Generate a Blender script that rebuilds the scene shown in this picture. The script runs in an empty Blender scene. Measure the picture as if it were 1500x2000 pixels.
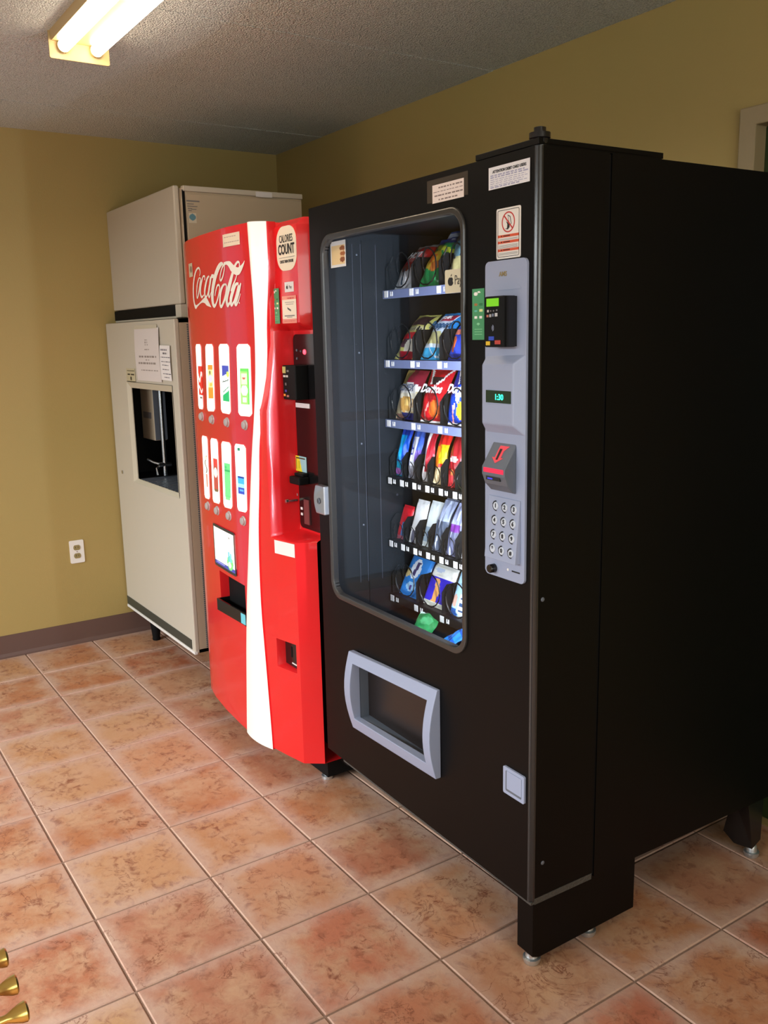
import bpy, bmesh, math, random
from mathutils import Vector, Matrix
random.seed(7)
SC = bpy.context.scene
COL = SC.collection
PI = math.pi

# ---------------------------------------------------------------- camera
cam_d = bpy.data.cameras.new('camera'); cam = bpy.data.objects.new('camera', cam_d); COL.objects.link(cam)
R_ = Vector((0.55668765, 0.83044052, -0.0216193)); U_ = Vector((-0.14851793, 0.12509732, 0.98096538)); W_ = Vector((-0.81733793, 0.54288046, -0.19297544))
m = Matrix((R_, U_, -W_)).transposed().to_4x4(); m.translation = Vector((4.4009732, -2.2984536, 1.46861801)); cam.matrix_world = m
cam_d.sensor_fit = 'VERTICAL'; cam_d.sensor_height = 36.0; cam_d.lens = 1752.1 / 2000 * 36.0; cam_d.clip_start = 0.02
SC.camera = cam
# ---------------------------------------------------------------- world, daylight, exposure
w = bpy.data.worlds.new('world'); SC.world = w; w.use_nodes = True
w.node_tree.nodes['Background'].inputs[0].default_value = (0.62, 0.78, 1.0, 1); w.node_tree.nodes['Background'].inputs[1].default_value = 0.7
SC.view_settings.view_transform = 'Standard'; SC.view_settings.look = 'None'; SC.view_settings.gamma = 1.0
SC.view_settings.use_curve_mapping = False; SC.view_settings.exposure = 0.0
def area(name, loc, rot, sx, sy, power, col, spread=180):
    l = bpy.data.lights.new(name, 'AREA'); l.shape = 'RECTANGLE'; l.size = sx; l.size_y = sy; l.energy = power; l.color = col; l.spread = math.radians(spread)
    o = bpy.data.objects.new(name, l); COL.objects.link(o); o.location = loc; o.rotation_euler = rot; return o
# daylight entering through the glass door in the left wall and the shop window opposite the machines
area('daylight_sky', (2.6, -6.0, 2.72), (math.radians(60), 0, 0), 5.0, 1.6, 800, (0.93, 0.96, 1.0))
# added fill lamp behind the added right-wall window, brightens back wall and ceiling
area('fill_right', (7.0, -2.3, 1.45), (0, math.radians(90), 0), 1.5, 3.0, 85, (1.0, 0.97, 0.90))
SC.cycles.max_bounces = 8; SC.cycles.sample_clamp_indirect = 6.0; SC.cycles.caustics_reflective = False; SC.cycles.caustics_refractive = False

# ---------------------------------------------------------------- materials
def srgb(r, g, b):
    f = lambda c: (c / 255 / 12.92) if c / 255 <= 0.04045 else ((c / 255 + 0.055) / 1.055) ** 2.4
    return (f(r), f(g), f(b), 1)
def mat(name, col, rough=0.5, metal=0.0, emit=None, es=0.0, coat=0.0, spec=0.5, bump=None):
    m = bpy.data.materials.new(name); m.use_nodes = True; nt = m.node_tree; b = nt.nodes['Principled BSDF']
    b.inputs['Base Color'].default_value = col; b.inputs['Roughness'].default_value = rough; b.inputs['Metallic'].default_value = metal
    b.inputs['Specular IOR Level'].default_value = spec; b.inputs['Coat Weight'].default_value = coat
    if emit: b.inputs['Emission Color'].default_value = emit; b.inputs['Emission Strength'].default_value = es
    if bump:
        sc, st = bump
        n = nt.nodes.new('ShaderNodeTexNoise'); n.inputs['Scale'].default_value = sc; n.inputs['Detail'].default_value = 4
        tc = nt.nodes.new('ShaderNodeTexCoord'); nt.links.new(tc.outputs['Object'], n.inputs['Vector'])
        bp = nt.nodes.new('ShaderNodeBump'); bp.inputs['Strength'].default_value = st; bp.inputs['Distance'].default_value = 0.01
        nt.links.new(n.outputs['Fac'], bp.inputs['Height']); nt.links.new(bp.outputs['Normal'], b.inputs['Normal'])
    return m
def print_mat(name, rough, es=0.0, bump=0.0, spec=0.5):
    m = mat(name, (1, 1, 1, 1), rough, spec=spec); nt = m.node_tree; b = nt.nodes['Principled BSDF']
    a = nt.nodes.new('ShaderNodeAttribute'); a.attribute_name = 'Col'; nt.links.new(a.outputs['Color'], b.inputs['Base Color'])
    if es: nt.links.new(a.outputs['Color'], b.inputs['Emission Color']); b.inputs['Emission Strength'].default_value = es
    if bump:
        n = nt.nodes.new('ShaderNodeTexNoise'); n.inputs['Scale'].default_value = 35; n.inputs['Detail'].default_value = 2
        tc = nt.nodes.new('ShaderNodeTexCoord'); nt.links.new(tc.outputs['Object'], n.inputs['Vector'])
        bp = nt.nodes.new('ShaderNodeBump'); bp.inputs['Strength'].default_value = bump; bp.inputs['Distance'].default_value = 0.01
        nt.links.new(n.outputs['Fac'], bp.inputs['Height']); nt.links.new(bp.outputs['Normal'], b.inputs['Normal'])
    return m
def wall_mat():
    m = mat('olive_wall_paint', srgb(172, 152, 92), 0.55, spec=0.3); nt = m.node_tree; b = nt.nodes['Principled BSDF']
    tc = nt.nodes.new('ShaderNodeTexCoord'); n = nt.nodes.new('ShaderNodeTexNoise'); n.inputs['Scale'].default_value = 160; n.inputs['Detail'].default_value = 3
    n2 = nt.nodes.new('ShaderNodeTexNoise'); n2.inputs['Scale'].default_value = 1.6; n2.inputs['Detail'].default_value = 2
    nt.links.new(tc.outputs['Object'], n.inputs['Vector']); nt.links.new(tc.outputs['Object'], n2.inputs['Vector'])
    mx = nt.nodes.new('ShaderNodeMix'); mx.data_type = 'RGBA'; mx.inputs['A'].default_value = srgb(175, 149, 93); mx.inputs['B'].default_value = srgb(166, 149, 91)
    nt.links.new(n2.outputs['Fac'], mx.inputs['Factor']); nt.links.new(mx.outputs['Result'], b.inputs['Base Color'])
    bp = nt.nodes.new('ShaderNodeBump'); bp.inputs['Strength'].default_value = 0.12; bp.inputs['Distance'].default_value = 0.003
    nt.links.new(n.outputs['Fac'], bp.inputs['Height']); nt.links.new(bp.outputs['Normal'], b.inputs['Normal']); return m
def ceiling_mat():
    m = mat('popcorn_ceiling', srgb(214, 203, 192), 0.9, spec=0.1); nt = m.node_tree; b = nt.nodes['Principled BSDF']
    tc = nt.nodes.new('ShaderNodeTexCoord'); n = nt.nodes.new('ShaderNodeTexNoise'); n.inputs['Scale'].default_value = 105; n.inputs['Detail'].default_value = 3; n.inputs['Roughness'].default_value = 0.65
    v = nt.nodes.new('ShaderNodeTexVoronoi'); v.inputs['Scale'].default_value = 170
    nt.links.new(tc.outputs['Object'], n.inputs['Vector']); nt.links.new(tc.outputs['Object'], v.inputs['Vector'])
    ad = nt.nodes.new('ShaderNodeMath'); ad.operation = 'SUBTRACT'; nt.links.new(n.outputs['Fac'], ad.inputs[0]); nt.links.new(v.outputs['Distance'], ad.inputs[1])
    bp = nt.nodes.new('ShaderNodeBump'); bp.inputs['Strength'].default_value = 0.8; bp.inputs['Distance'].default_value = 0.009
    nt.links.new(ad.outputs[0], bp.inputs['Height']); nt.links.new(bp.outputs['Normal'], b.inputs['Normal'])
    cr = nt.nodes.new('ShaderNodeMapRange'); cr.inputs[1].default_value = -0.3; cr.inputs[2].default_value = 0.5; nt.links.new(ad.outputs[0], cr.inputs[0])
    mx = nt.nodes.new('ShaderNodeMix'); mx.data_type = 'RGBA'; mx.inputs['A'].default_value = srgb(196, 200, 196); mx.inputs['B'].default_value = srgb(238, 240, 234)
    nt.links.new(cr.outputs[0], mx.inputs['Factor']); nt.links.new(mx.outputs['Result'], b.inputs['Base Color']); return m
def tile_mat():
    m = mat('terracotta_tile', (1, 1, 1, 1), 0.36, spec=0.45); nt = m.node_tree; b = nt.nodes['Principled BSDF']; N = nt.nodes.new; L = nt.links.new
    tc = N('ShaderNodeTexCoord'); oi = N('ShaderNodeObjectInfo'); sx = N('ShaderNodeVectorMath'); sx.operation = 'MULTIPLY_ADD'
    cb = N('ShaderNodeCombineXYZ'); L(oi.outputs['Random'], cb.inputs[0]); mu = N('ShaderNodeMath'); mu.operation = 'MULTIPLY'; mu.inputs[1].default_value = 7.31; L(oi.outputs['Random'], mu.inputs[0]); L(mu.outputs[0], cb.inputs[1])
    sx.inputs[1].default_value = (37, 37, 37); L(cb.outputs[0], sx.inputs[0]); L(tc.outputs['Object'], sx.inputs[2])
    def noise(scale, detail, rough=0.55, dist=0.0):
        n = N('ShaderNodeTexNoise'); n.inputs['Scale'].default_value = scale; n.inputs['Detail'].default_value = detail; n.inputs['Roughness'].default_value = rough; n.inputs['Distortion'].default_value = dist; L(sx.outputs[0], n.inputs['Vector']); return n
    def mix(fac, a, bb, mode='MIX'):
        x = N('ShaderNodeMix'); x.data_type = 'RGBA'; x.blend_type = mode
        if hasattr(fac, 'links'): L(fac, x.inputs['Factor'])
        else: x.inputs['Factor'].default_value = fac
        for i, q in (('A', a), ('B', bb)):
            if hasattr(q, 'links'): L(q, x.inputs[i])
            else: x.inputs[i].default_value = q
        return x.outputs['Result']
    def ramp(src, a, bb):
        r = N('ShaderNodeMapRange'); r.inputs[1].default_value = a; r.inputs[2].default_value = bb; r.interpolation_type = 'SMOOTHSTEP'; L(src, r.inputs[0]); return r.outputs[0]
    # per-tile hue: orange, tan, rose
    rnd = N('ShaderNodeValToRGB'); rnd.color_ramp.interpolation = 'LINEAR'; L(oi.outputs['Random'], rnd.inputs[0])
    e = rnd.color_ramp.elements; e[0].position = 0; e[0].color = srgb(178, 112, 76); e[1].position = 1; e[1].color = srgb(184, 110, 84)
    for p, c in ((0.22, srgb(190, 140, 98)), (0.42, srgb(174, 102, 70)), (0.6, srgb(178, 120, 94)), (0.8, srgb(196, 154, 112))):
        k = rnd.color_ramp.elements.new(p); k.color = c
    big = noise(6, 8, 0.68, 0.15); col = mix(ramp(big.outputs['Fac'], 0.38, 0.66), rnd.outputs[0], srgb(196, 154, 122))
    fine = noise(34, 6, 0.72, 0.6); mid = noise(9, 3); fm = N('ShaderNodeMath'); fm.operation = 'MULTIPLY'; L(ramp(fine.outputs['Fac'], 0.47, 0.68), fm.inputs[0]); L(ramp(mid.outputs['Fac'], 0.32, 0.60), fm.inputs[1]); col = mix(fm.outputs[0], col, srgb(138, 82, 60))
    # paler rose edge, wobbling
    sp = N('ShaderNodeSeparateXYZ'); L(tc.outputs['Object'], sp.inputs[0])
    ax = N('ShaderNodeMath'); ax.operation = 'ABSOLUTE'; L(sp.outputs[0], ax.inputs[0]); ay = N('ShaderNodeMath'); ay.operation = 'ABSOLUTE'; L(sp.outputs[1], ay.inputs[0])
    mxx = N('ShaderNodeMath'); mxx.operation = 'MAXIMUM'; L(ax.outputs[0], mxx.inputs[0]); L(ay.outputs[0], mxx.inputs[1])
    wb = N('ShaderNodeMath'); wb.operation = 'MULTIPLY_ADD'; wb.inputs[1].default_value = 0.12; L(big.outputs['Fac'], wb.inputs[0]); L(mxx.outputs[0], wb.inputs[2])
    ef = N('ShaderNodeMath'); ef.operation = 'MULTIPLY'; ef.inputs[1].default_value = 0.75; L(ramp(wb.outputs[0], 0.15, 0.232), ef.inputs[0])
    col = mix(ef.outputs[0], col, srgb(200, 168, 152))
    # thin dark veins where a warped noise crosses its middle
    vn = noise(8, 6, 0.6, 0.9); a1 = N('ShaderNodeMath'); a1.operation = 'SUBTRACT'; a1.inputs[1].default_value = 0.5; L(vn.outputs['Fac'], a1.inputs[0])
    a2 = N('ShaderNodeMath'); a2.operation = 'ABSOLUTE'; L(a1.outputs[0], a2.inputs[0])
    patch = noise(4, 2); pf = ramp(patch.outputs['Fac'], 0.50, 0.60); vr = ramp(a2.outputs[0], 0.012, 0.0)
    vm = N('ShaderNodeMath'); vm.operation = 'MULTIPLY'; L(pf, vm.inputs[0]); L(vr, vm.inputs[1]); vm2 = N('ShaderNodeMath'); vm2.operation = 'MULTIPLY'; vm2.inputs[1].default_value = 0.75; L(vm.outputs[0], vm2.inputs[0])
    col = mix(vm2.outputs[0], col, srgb(120, 62, 42)); L(col, b.inputs['Base Color'])
    bp = N('ShaderNodeBump'); bp.inputs['Strength'].default_value = 0.25; bp.inputs['Distance'].default_value = 0.004; L(fine.outputs['Fac'], bp.inputs['Height']); L(bp.outputs['Normal'], b.inputs['Normal'])
    rr = N('ShaderNodeMapRange'); rr.inputs[3].default_value = 0.30; rr.inputs[4].default_value = 0.52; L(fine.outputs['Fac'], rr.inputs[0]); L(rr.outputs[0], b.inputs['Roughness'])
    return m
def glass_mat(name, tint, refl=1.0):
    m = bpy.data.materials.new(name); m.use_nodes = True; nt = m.node_tree; nt.nodes.remove(nt.nodes['Principled BSDF']); out = nt.nodes['Material Output']
    t = nt.nodes.new('ShaderNodeBsdfTransparent'); t.inputs[0].default_value = tint; g = nt.nodes.new('ShaderNodeBsdfGlossy'); g.inputs['Roughness'].default_value = 0.0
    f = nt.nodes.new('ShaderNodeFresnel'); ge = nt.nodes.new('ShaderNodeNewGeometry'); io = nt.nodes.new('ShaderNodeMapRange'); io.inputs[3].default_value = 1.5; io.inputs[4].default_value = 1 / 1.5
    nt.links.new(ge.outputs['Backfacing'], io.inputs[0]); nt.links.new(io.outputs[0], f.inputs[0]); mu = nt.nodes.new('ShaderNodeMath'); mu.operation = 'MULTIPLY'; mu.inputs[1].default_value = refl; nt.links.new(f.outputs[0], mu.inputs[0])
    x = nt.nodes.new('ShaderNodeMixShader'); nt.links.new(mu.outputs[0], x.inputs[0]); nt.links.new(t.outputs[0], x.inputs[1]); nt.links.new(g.outputs[0], x.inputs[2]); nt.links.new(x.outputs[0], out.inputs[0]); return m

M = {}
M['wall'] = wall_mat(); M['ceiling'] = ceiling_mat(); M['tile'] = tile_mat()
M['grout'] = mat('grout', srgb(146, 116, 98), 0.85, bump=(300, 0.3))
M['base'] = mat('brown_vinyl_base', srgb(98, 74, 66), 0.5)
M['black'] = mat('black_powder_coat', srgb(8, 7, 7), 0.42, spec=0.14, bump=(900, 0.05))
M['blackgloss'] = mat('black_gloss', srgb(20, 19, 20), 0.18)
M['blackmatte'] = mat('black_matte', srgb(10, 10, 11), 0.7, spec=0.2)
M['worn'] = mat('worn_black_edge', srgb(70, 68, 64), 0.6, bump=(200, 0.5))
M['edge'] = mat('rounded_black_edge', srgb(34, 34, 34), 0.22, spec=0.7)
M['trim'] = mat('dark_window_trim', srgb(52, 50, 48), 0.3, spec=0.6)
M['liner'] = mat('dark_liner', srgb(10, 11, 15), 0.5, spec=0.3)
M['lineredge'] = mat('liner_seam', srgb(60, 62, 70), 0.4)
M['rail'] = mat('blue_grey_price_rail', srgb(112, 122, 158), 0.35)
M['wire'] = mat('black_wire', srgb(16, 16, 17), 0.3, spec=0.6)
M['ctrl'] = mat('pale_blue_grey_plastic', srgb(152, 160, 184), 0.42)
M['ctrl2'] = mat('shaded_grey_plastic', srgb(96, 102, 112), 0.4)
M['white'] = mat('white_plastic', srgb(236, 234, 230), 0.4)
M['paper'] = mat('white_paper', srgb(226, 222, 222), 0.7)
M['ink'] = mat('black_ink', srgb(22, 20, 20), 0.6)
M['greyink'] = mat('grey_ink', srgb(120, 116, 116), 0.6)
M['red'] = mat('glossy_red_plastic', (0.74, 0.016, 0.02, 1), 0.22, coat=0.3)
M['stripe'] = mat('glossy_white_stripe', srgb(244, 240, 230), 0.3, emit=(1, 0.97, 0.9, 1), es=0.12)  # slight emission put into the stripe to brighten its white
M['script'] = mat('white_script', srgb(250, 244, 232), 0.35)
M['steel'] = mat('polished_steel', (0.62, 0.64, 0.66, 1), 0.22, metal=1.0)
M['zinc'] = mat('zinc_foot', (0.7, 0.75, 0.78, 1), 0.35, metal=0.9)
M['keycap'] = mat('silver_grey_keycap', srgb(196, 202, 214), 0.3)
M['button'] = mat('grey_button', srgb(176, 168, 166), 0.3)
M['beige'] = mat('beige_enamel', srgb(200, 192, 176), 0.42, spec=0.4)
M['beigeside'] = mat('beige_side_enamel', srgb(188, 172, 148), 0.45, spec=0.4)
M['bezel'] = mat('pale_metal_bezel', srgb(202, 194, 174), 0.35)
M['band'] = mat('dark_green_grey_band', srgb(62, 64, 56), 0.5)
M['tube'] = mat('lit_fluorescent_tube', (1, 1, 1, 1), 0.5, emit=(1.0, 0.85, 0.64, 1), es=13.5)
M['fixture'] = mat('fixture_enamel', srgb(196, 172, 122), 0.4)
M['brass'] = mat('brass', (0.80, 0.56, 0.16, 1), 0.28, metal=1.0)
M['pink'] = mat('pale_pink_paint', srgb(220, 176, 176), 0.5)
M['redled'] = mat('lit_red_led', (0.8, 0, 0, 1), 0.4, emit=(1, 0.05, 0.08, 1), es=4.0)
M['greenled'] = mat('lit_green_digits', (0, 0.6, 0.3, 1), 0.4, emit=(0.05, 1, 0.6, 1), es=2.0)
M['greenlcd'] = mat('lit_green_lcd', srgb(90, 170, 10), 0.4, emit=(0.22, 0.6, 0.02, 1), es=0.5)
M['greendisp'] = mat('dark_green_display', srgb(12, 44, 32), 0.25)
M['doorframe'] = mat('tan_painted_frame', srgb(150, 132, 98), 0.45)
M['darkgreen'] = mat('dark_green_door', srgb(44, 62, 30), 0.3)
M['pane'] = glass_mat('machine_glass', (0.93, 0.94, 0.96, 1), 0.32)
M['winpane'] = glass_mat('window_glass', (0.95, 0.97, 0.96, 1), 1.0)
M['foil'] = print_mat('printed_foil', 0.28, bump=0.35, spec=0.6)
M['card'] = print_mat('printed_card', 0.5)
M['lit'] = print_mat('backlit_print', 0.3, es=0.75)
M['film'] = glass_mat('clear_plastic_film', (0.80, 0.82, 0.88, 1), 3.0)
M['tape'] = mat('clear_tape', srgb(64, 58, 52), 0.25)
M['handle'] = mat('silver_lock', (0.5, 0.52, 0.56, 1), 0.3, metal=0.85)
M['olive'] = mat('olive_socket', srgb(150, 134, 88), 0.5)

# ---------------------------------------------------------------- mesh helpers
class MB:
    def __init__(s): s.v = []; s.f = []; s.m = []
    def add(s, vs, fs, mi=0):
        o = len(s.v); s.v += [tuple(v) for v in vs]; s.f += [tuple(i + o for i in f) for f in fs]; s.m += [mi] * len(fs); return s
    def box(s, x0, x1, y0, y1, z0, z1, mi=0):
        vs = [(x, y, z) for x in (x0, x1) for y in (y0, y1) for z in (z0, z1)]
        return s.add(vs, [(0, 1, 3, 2), (4, 6, 7, 5), (0, 4, 5, 1), (2, 3, 7, 6), (0, 2, 6, 4), (1, 5, 7, 3)], mi)
    def cyl(s, a, b, r0, r1=None, n=20, mi=0, cap=True):
        a = Vector(a); b = Vector(b); r1 = r0 if r1 is None else r1; d = (b - a).normalized()
        t = Vector((0, 0, 1)) if abs(d.z) < 0.9 else Vector((1, 0, 0)); p = d.cross(t).normalized(); q = d.cross(p)
        vs = []
        for c, r in ((a, r0), (b, r1)):
            vs += [c + (p * math.cos(2 * PI * i / n) + q * math.sin(2 * PI * i / n)) * r for i in range(n)]
        fs = [(i, (i + 1) % n, n + (i + 1) % n, n + i) for i in range(n)]
        if cap: fs += [tuple(range(n))[::-1], tuple(range(n, 2 * n))]
        return s.add(vs, fs, mi)
    def lathe(s, c, ax, prof, n=24, mi=0):
        c = Vector(c); d = Vector(ax).normalized(); t = Vector((0, 0, 1)) if abs(d.z) < 0.9 else Vector((1, 0, 0)); p = d.cross(t).normalized(); q = d.cross(p); vs = []; fs = []
        for h, r in prof: vs += [c + d * h + (p * math.cos(2 * PI * i / n) + q * math.sin(2 * PI * i / n)) * max(r, 1e-5) for i in range(n)]
        for k in range(len(prof) - 1): fs += [(k * n + i, k * n + (i + 1) % n, (k + 1) * n + (i + 1) % n, (k + 1) * n + i) for i in range(n)]
        fs += [tuple(range(n))[::-1], tuple(range((len(prof) - 1) * n, len(prof) * n))]
        return s.add(vs, fs, mi)
    def tube(s, pts, r, n=6, mi=0):
        pts = [Vector(p) for p in pts]; vs = []; fs = []; up = Vector((0, 0, 1))
        for i, p in enumerate(pts):
            d = (pts[min(i + 1, len(pts) - 1)] - pts[max(i - 1, 0)]).normalized()
            a = d.cross(up)
            if a.length < 0.05: a = d.cross(Vector((1, 0, 0)))
            a.normalize(); b = d.cross(a)
            vs += [p + (a * math.cos(2 * PI * k / n) + b * math.sin(2 * PI * k / n)) * r for k in range(n)]
        for i in range(len(pts) - 1): fs += [(i * n + k, i * n + (k + 1) % n, (i + 1) * n + (k + 1) % n, (i + 1) * n + k) for k in range(n)]
        return s.add(vs, fs, mi)
    def prism(s, outer, holes, f0, f1, mi=0):
        """flat outline (with holes) carried to 3D by f0 (front) and f1 (back)"""
        bm = bmesh.new(); es = []
        for lp in [outer] + list(holes):
            vs = [bm.verts.new((a, b, 0)) for a, b in lp]
            es += [bm.edges.new((vs[i], vs[(i + 1) % len(vs)])) for i in range(len(vs))]
        bmesh.ops.triangle_fill(bm, edges=es, use_beauty=True); bm.verts.index_update()
        P = [(v.co.x, v.co.y) for v in bm.verts]; T = [tuple(v.index for v in f.verts) for f in bm.faces]; n = len(P); bm.free()
        vs = [f0(*p) for p in P] + [f1(*p) for p in P]; fs = list(T) + [tuple(i + n for i in t[::-1]) for t in T]; k = 0
        for lp in [outer] + list(holes):
            L = len(lp); fs += [(k + i, k + (i + 1) % L, n + k + (i + 1) % L, n + k + i) for i in range(L)]; k += L
        return s.add(vs, fs, mi)
    def build(s, name, mats, parent=None, smooth=False, off=(0, 0, 0), bevel=0.0, **props):
        me = bpy.data.meshes.new(name); me.from_pydata([(x - off[0], y - off[1], z - off[2]) for x, y, z in s.v], [], s.f)
        mats = mats if isinstance(mats, (list, tuple)) else [mats]
        for q in mats: me.materials.append(q)
        for i, p in enumerate(me.polygons): p.material_index = s.m[i]
        bm = bmesh.new(); bm.from_mesh(me); bmesh.ops.recalc_face_normals(bm, faces=bm.faces); bm.to_mesh(me); bm.free()
        if smooth:
            for p in me.polygons: p.use_smooth = True
            try: me.set_sharp_from_angle(angle=math.radians(40))
            except Exception: pass
        o = bpy.data.objects.new(name, me); COL.objects.link(o)
        if parent: o.parent = parent
        if bevel:
            b = o.modifiers.new('bevel', 'BEVEL'); b.width = bevel; b.segments = 2; b.limit_method = 'ANGLE'; b.harden_normals = False
        for k, q in props.items(): o[k] = q
        return o
def thing(name, label, cat, loc=(0, 0, 0), rz=0.0, group=None):
    o = bpy.data.objects.new(name, None); COL.objects.link(o); o.location = loc; o.rotation_euler = (0, 0, rz); o.empty_display_size = 0.1
    o['label'] = label; o['category'] = cat
    if group: o['group'] = group
    return o
def tag(o, label, cat, group=None):
    o['label'] = label; o['category'] = cat
    if group: o['group'] = group
    return o
def rrect(x0, x1, y0, y1, r, n=6):
    o = []
    for cx, cy, a in ((x1 - r, y1 - r, 0), (x0 + r, y1 - r, 90), (x0 + r, y0 + r, 180), (x1 - r, y0 + r, 270)):
        o += [(cx + r * math.cos(math.radians(a + 90 * k / n)), cy + r * math.sin(math.radians(a + 90 * k / n))) for k in range(n + 1)]
    return o
def grid_sheet(name, f, nx, ny, paint, m, parent, back=None, label=None):
    """sheet over s,t in 0..1 with one printed colour per cell; cells painted None are left out"""
    vs = [f(i / nx, j / ny) for j in range(ny + 1) for i in range(nx + 1)]; fs = []; cs = []
    for j in range(ny):
        for i in range(nx):
            c = paint((i + 0.5) / nx, (j + 0.5) / ny)
            if c is None: continue
            a = j * (nx + 1) + i; fs.append((a, a + 1, a + nx + 2, a + nx + 1)); cs.append(c)
    if back:
        n0 = len(vs); vs += [back(i / nx, j / ny) for j in range(ny + 1) for i in range(nx + 1)]
        for j in range(ny):
            for i in range(nx):
                a = n0 + j * (nx + 1) + i; fs.append((a, a + nx + 1, a + nx + 2, a + 1)); cs.append(paint((i + 0.5) / nx, (j + 0.5) / ny) or (0.5, 0.5, 0.5, 1))
    me = bpy.data.meshes.new(name); me.from_pydata(vs, [], fs); me.materials.append(m)
    at = me.color_attributes.new('Col', 'FLOAT_COLOR', 'CORNER')
    for p, c in zip(me.polygons, cs):
        for li in p.loop_indices: at.data[li].color = c
        p.use_smooth = True
    o = bpy.data.objects.new(name, me); COL.objects.link(o)
    if parent: o.parent = parent
    if label: o['label'] = label
    return o
def text(body, size, loc, m, parent, name='lettering', rot=(PI / 2, 0, 0), bold=0.0, xs=1.0, align='CENTER', ext=0.0003, shear=0.0):
    c = bpy.data.curves.new(name, 'FONT'); c.body = body; c.size = size; c.offset = bold; c.align_x = align; c.align_y = 'CENTER'; c.extrude = ext; c.shear = shear; c.resolution_u = 3
    c.materials.append(m); tmp = bpy.data.objects.new(name, c); COL.objects.link(tmp); dg = bpy.context.evaluated_depsgraph_get(); me = bpy.data.meshes.new_from_object(tmp.evaluated_get(dg)); bpy.data.objects.remove(tmp); bpy.data.curves.remove(c)
    o = bpy.data.objects.new(name, me); COL.objects.link(o); o.parent = parent; o.location = loc; o.rotation_euler = rot; o.scale = (xs, 1, 1); return o
def layers(base, *L):
    """paint function from shapes: ('r',s0,s1,t0,t1,col) ('e',cs,ct,rs,rt,col) ('p',fn,col)"""
    def f(s, t):
        c = base
        for q in L:
            if q[0] == 'r' and q[1] <= s <= q[2] and q[3] <= t <= q[4]: c = q[5]
            elif q[0] == 'e' and ((s - q[1]) / q[3]) ** 2 + ((t - q[2]) / q[4]) ** 2 <= 1: c = q[5]
            elif q[0] == 'p' and q[1](s, t): c = q[2]
        return c
    return f
def rounded(fn, rs, rt):
    def f(s, t):
        a = max(0, rs - s, s - 1 + rs) / rs; b = max(0, rt - t, t - 1 + rt) / rt
        return None if a * a + b * b > 1 else fn(s, t)
    return f
K = srgb
WHT = K(246, 242, 234)

# ---------------------------------------------------------------- room
H = 2.402; XR = 6.4; YF = -4.3
TS = 0.3185
fl = MB().box(-0.1, XR, YF, 0.1, -0.08, -0.0035).build('floor', M['grout']); fl['kind'] = 'structure'
g = 0.0028; hh = TS / 2 - g
tm = MB()
b_ = 0.0025
tm.add([(-hh, -hh, -0.008), (hh, -hh, -0.008), (hh, hh, -0.008), (-hh, hh, -0.008), (-hh, -hh, -b_), (hh, -hh, -b_), (hh, hh, -b_), (-hh, hh, -b_), (-hh + b_, -hh + b_, 0), (hh - b_, -hh + b_, 0), (hh - b_, hh - b_, 0), (-hh + b_, hh - b_, 0)],
       [(0, 1, 5, 4), (1, 2, 6, 5), (2, 3, 7, 6), (3, 0, 4, 7), (4, 5, 9, 8), (5, 6, 10, 9), (6, 7, 11, 10), (7, 4, 8, 11), (8, 9, 10, 11)])
t0 = tm.build('tile', M['tile'], fl)
first = True
for i in range(-1, 20):
    for j in range(0, 14):
        cx = (i + 0.5 + 0.033) * TS; cy = -0.197 - (j - 0.5) * TS
        x0 = max(cx - TS / 2, 0.0); x1 = min(cx + TS / 2, XR); y0 = max(cy - TS / 2, YF); y1 = min(cy + TS / 2, 0.0)
        if x1 - x0 < 0.02 or y1 - y0 < 0.02: continue
        o = t0 if first else t0.copy()
        if not first: COL.objects.link(o)
        first = False
        o.location = ((x0 + x1) / 2, (y0 + y1) / 2, random.uniform(-0.0006, 0.0))
        o.scale = ((x1 - x0) / TS, (y1 - y0) / TS, 1)
        o.rotation_euler = (random.uniform(-0.0012, 0.0012), random.uniform(-0.0012, 0.0012), random.choice((0, PI)))
ce = MB().box(-0.1, XR, YF, 0.1, H + 0.01, H + 0.1).build('ceiling', M['ceiling']); ce['kind'] = 'structure'
xs = [-0.1, 0.475, 1.10, 1.72, 2.34, 2.96, 3.58, 4.2, 4.82, 5.44, XR]
for k in range(len(xs) - 1):
    dz = (0.0, 0.0016)[k % 2]
    MB().box(xs[k] + 0.0004, xs[k + 1] - 0.0004, YF, 0.05, H + dz, H + 0.012).build('panel', M['ceiling'], ce)
def prism_x(mb, x0, x1, outer, holes): return mb.prism(outer, holes, lambda a, b: (x0, a, b), lambda a, b: (x1, a, b))
def prism_y(mb, y0, y1, outer, holes): return mb.prism(outer, holes, lambda a, b: (a, y0, b), lambda a, b: (a, y1, b))
def rect(a0, a1, b0, b1): return [(a0, b0), (a1, b0), (a1, b1), (a0, b1)]
o = prism_x(MB(), -0.1, 0.0, rect(YF, 0.1, -0.08, H + 0.02), [rect(-2.62, -1.70, 0.02, 2.06)]).build('wall_left', M['wall']); o['kind'] = 'structure'
o = prism_y(MB(), 0.0, 0.1, rect(-0.0, XR, -0.08, H + 0.02), [rect(2.79, 3.74, 0.001, 2.04)]).build('wall_back', M['wall']); o['kind'] = 'structure'
o = prism_y(MB(), YF - 0.1, YF, rect(-0.1, XR, -0.08, H + 0.02), [rect(0.5, 5.5, 0.12, 2.05)]).build('wall_front', M['wall']); o['kind'] = 'structure'
o = prism_x(MB(), XR, XR + 0.1, rect(YF - 0.1, 0.1, -0.08, H + 0.02), [rect(-3.7, -0.9, 0.80, 2.15)]).build('wall_right', M['wall']); o['kind'] = 'structure'
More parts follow.
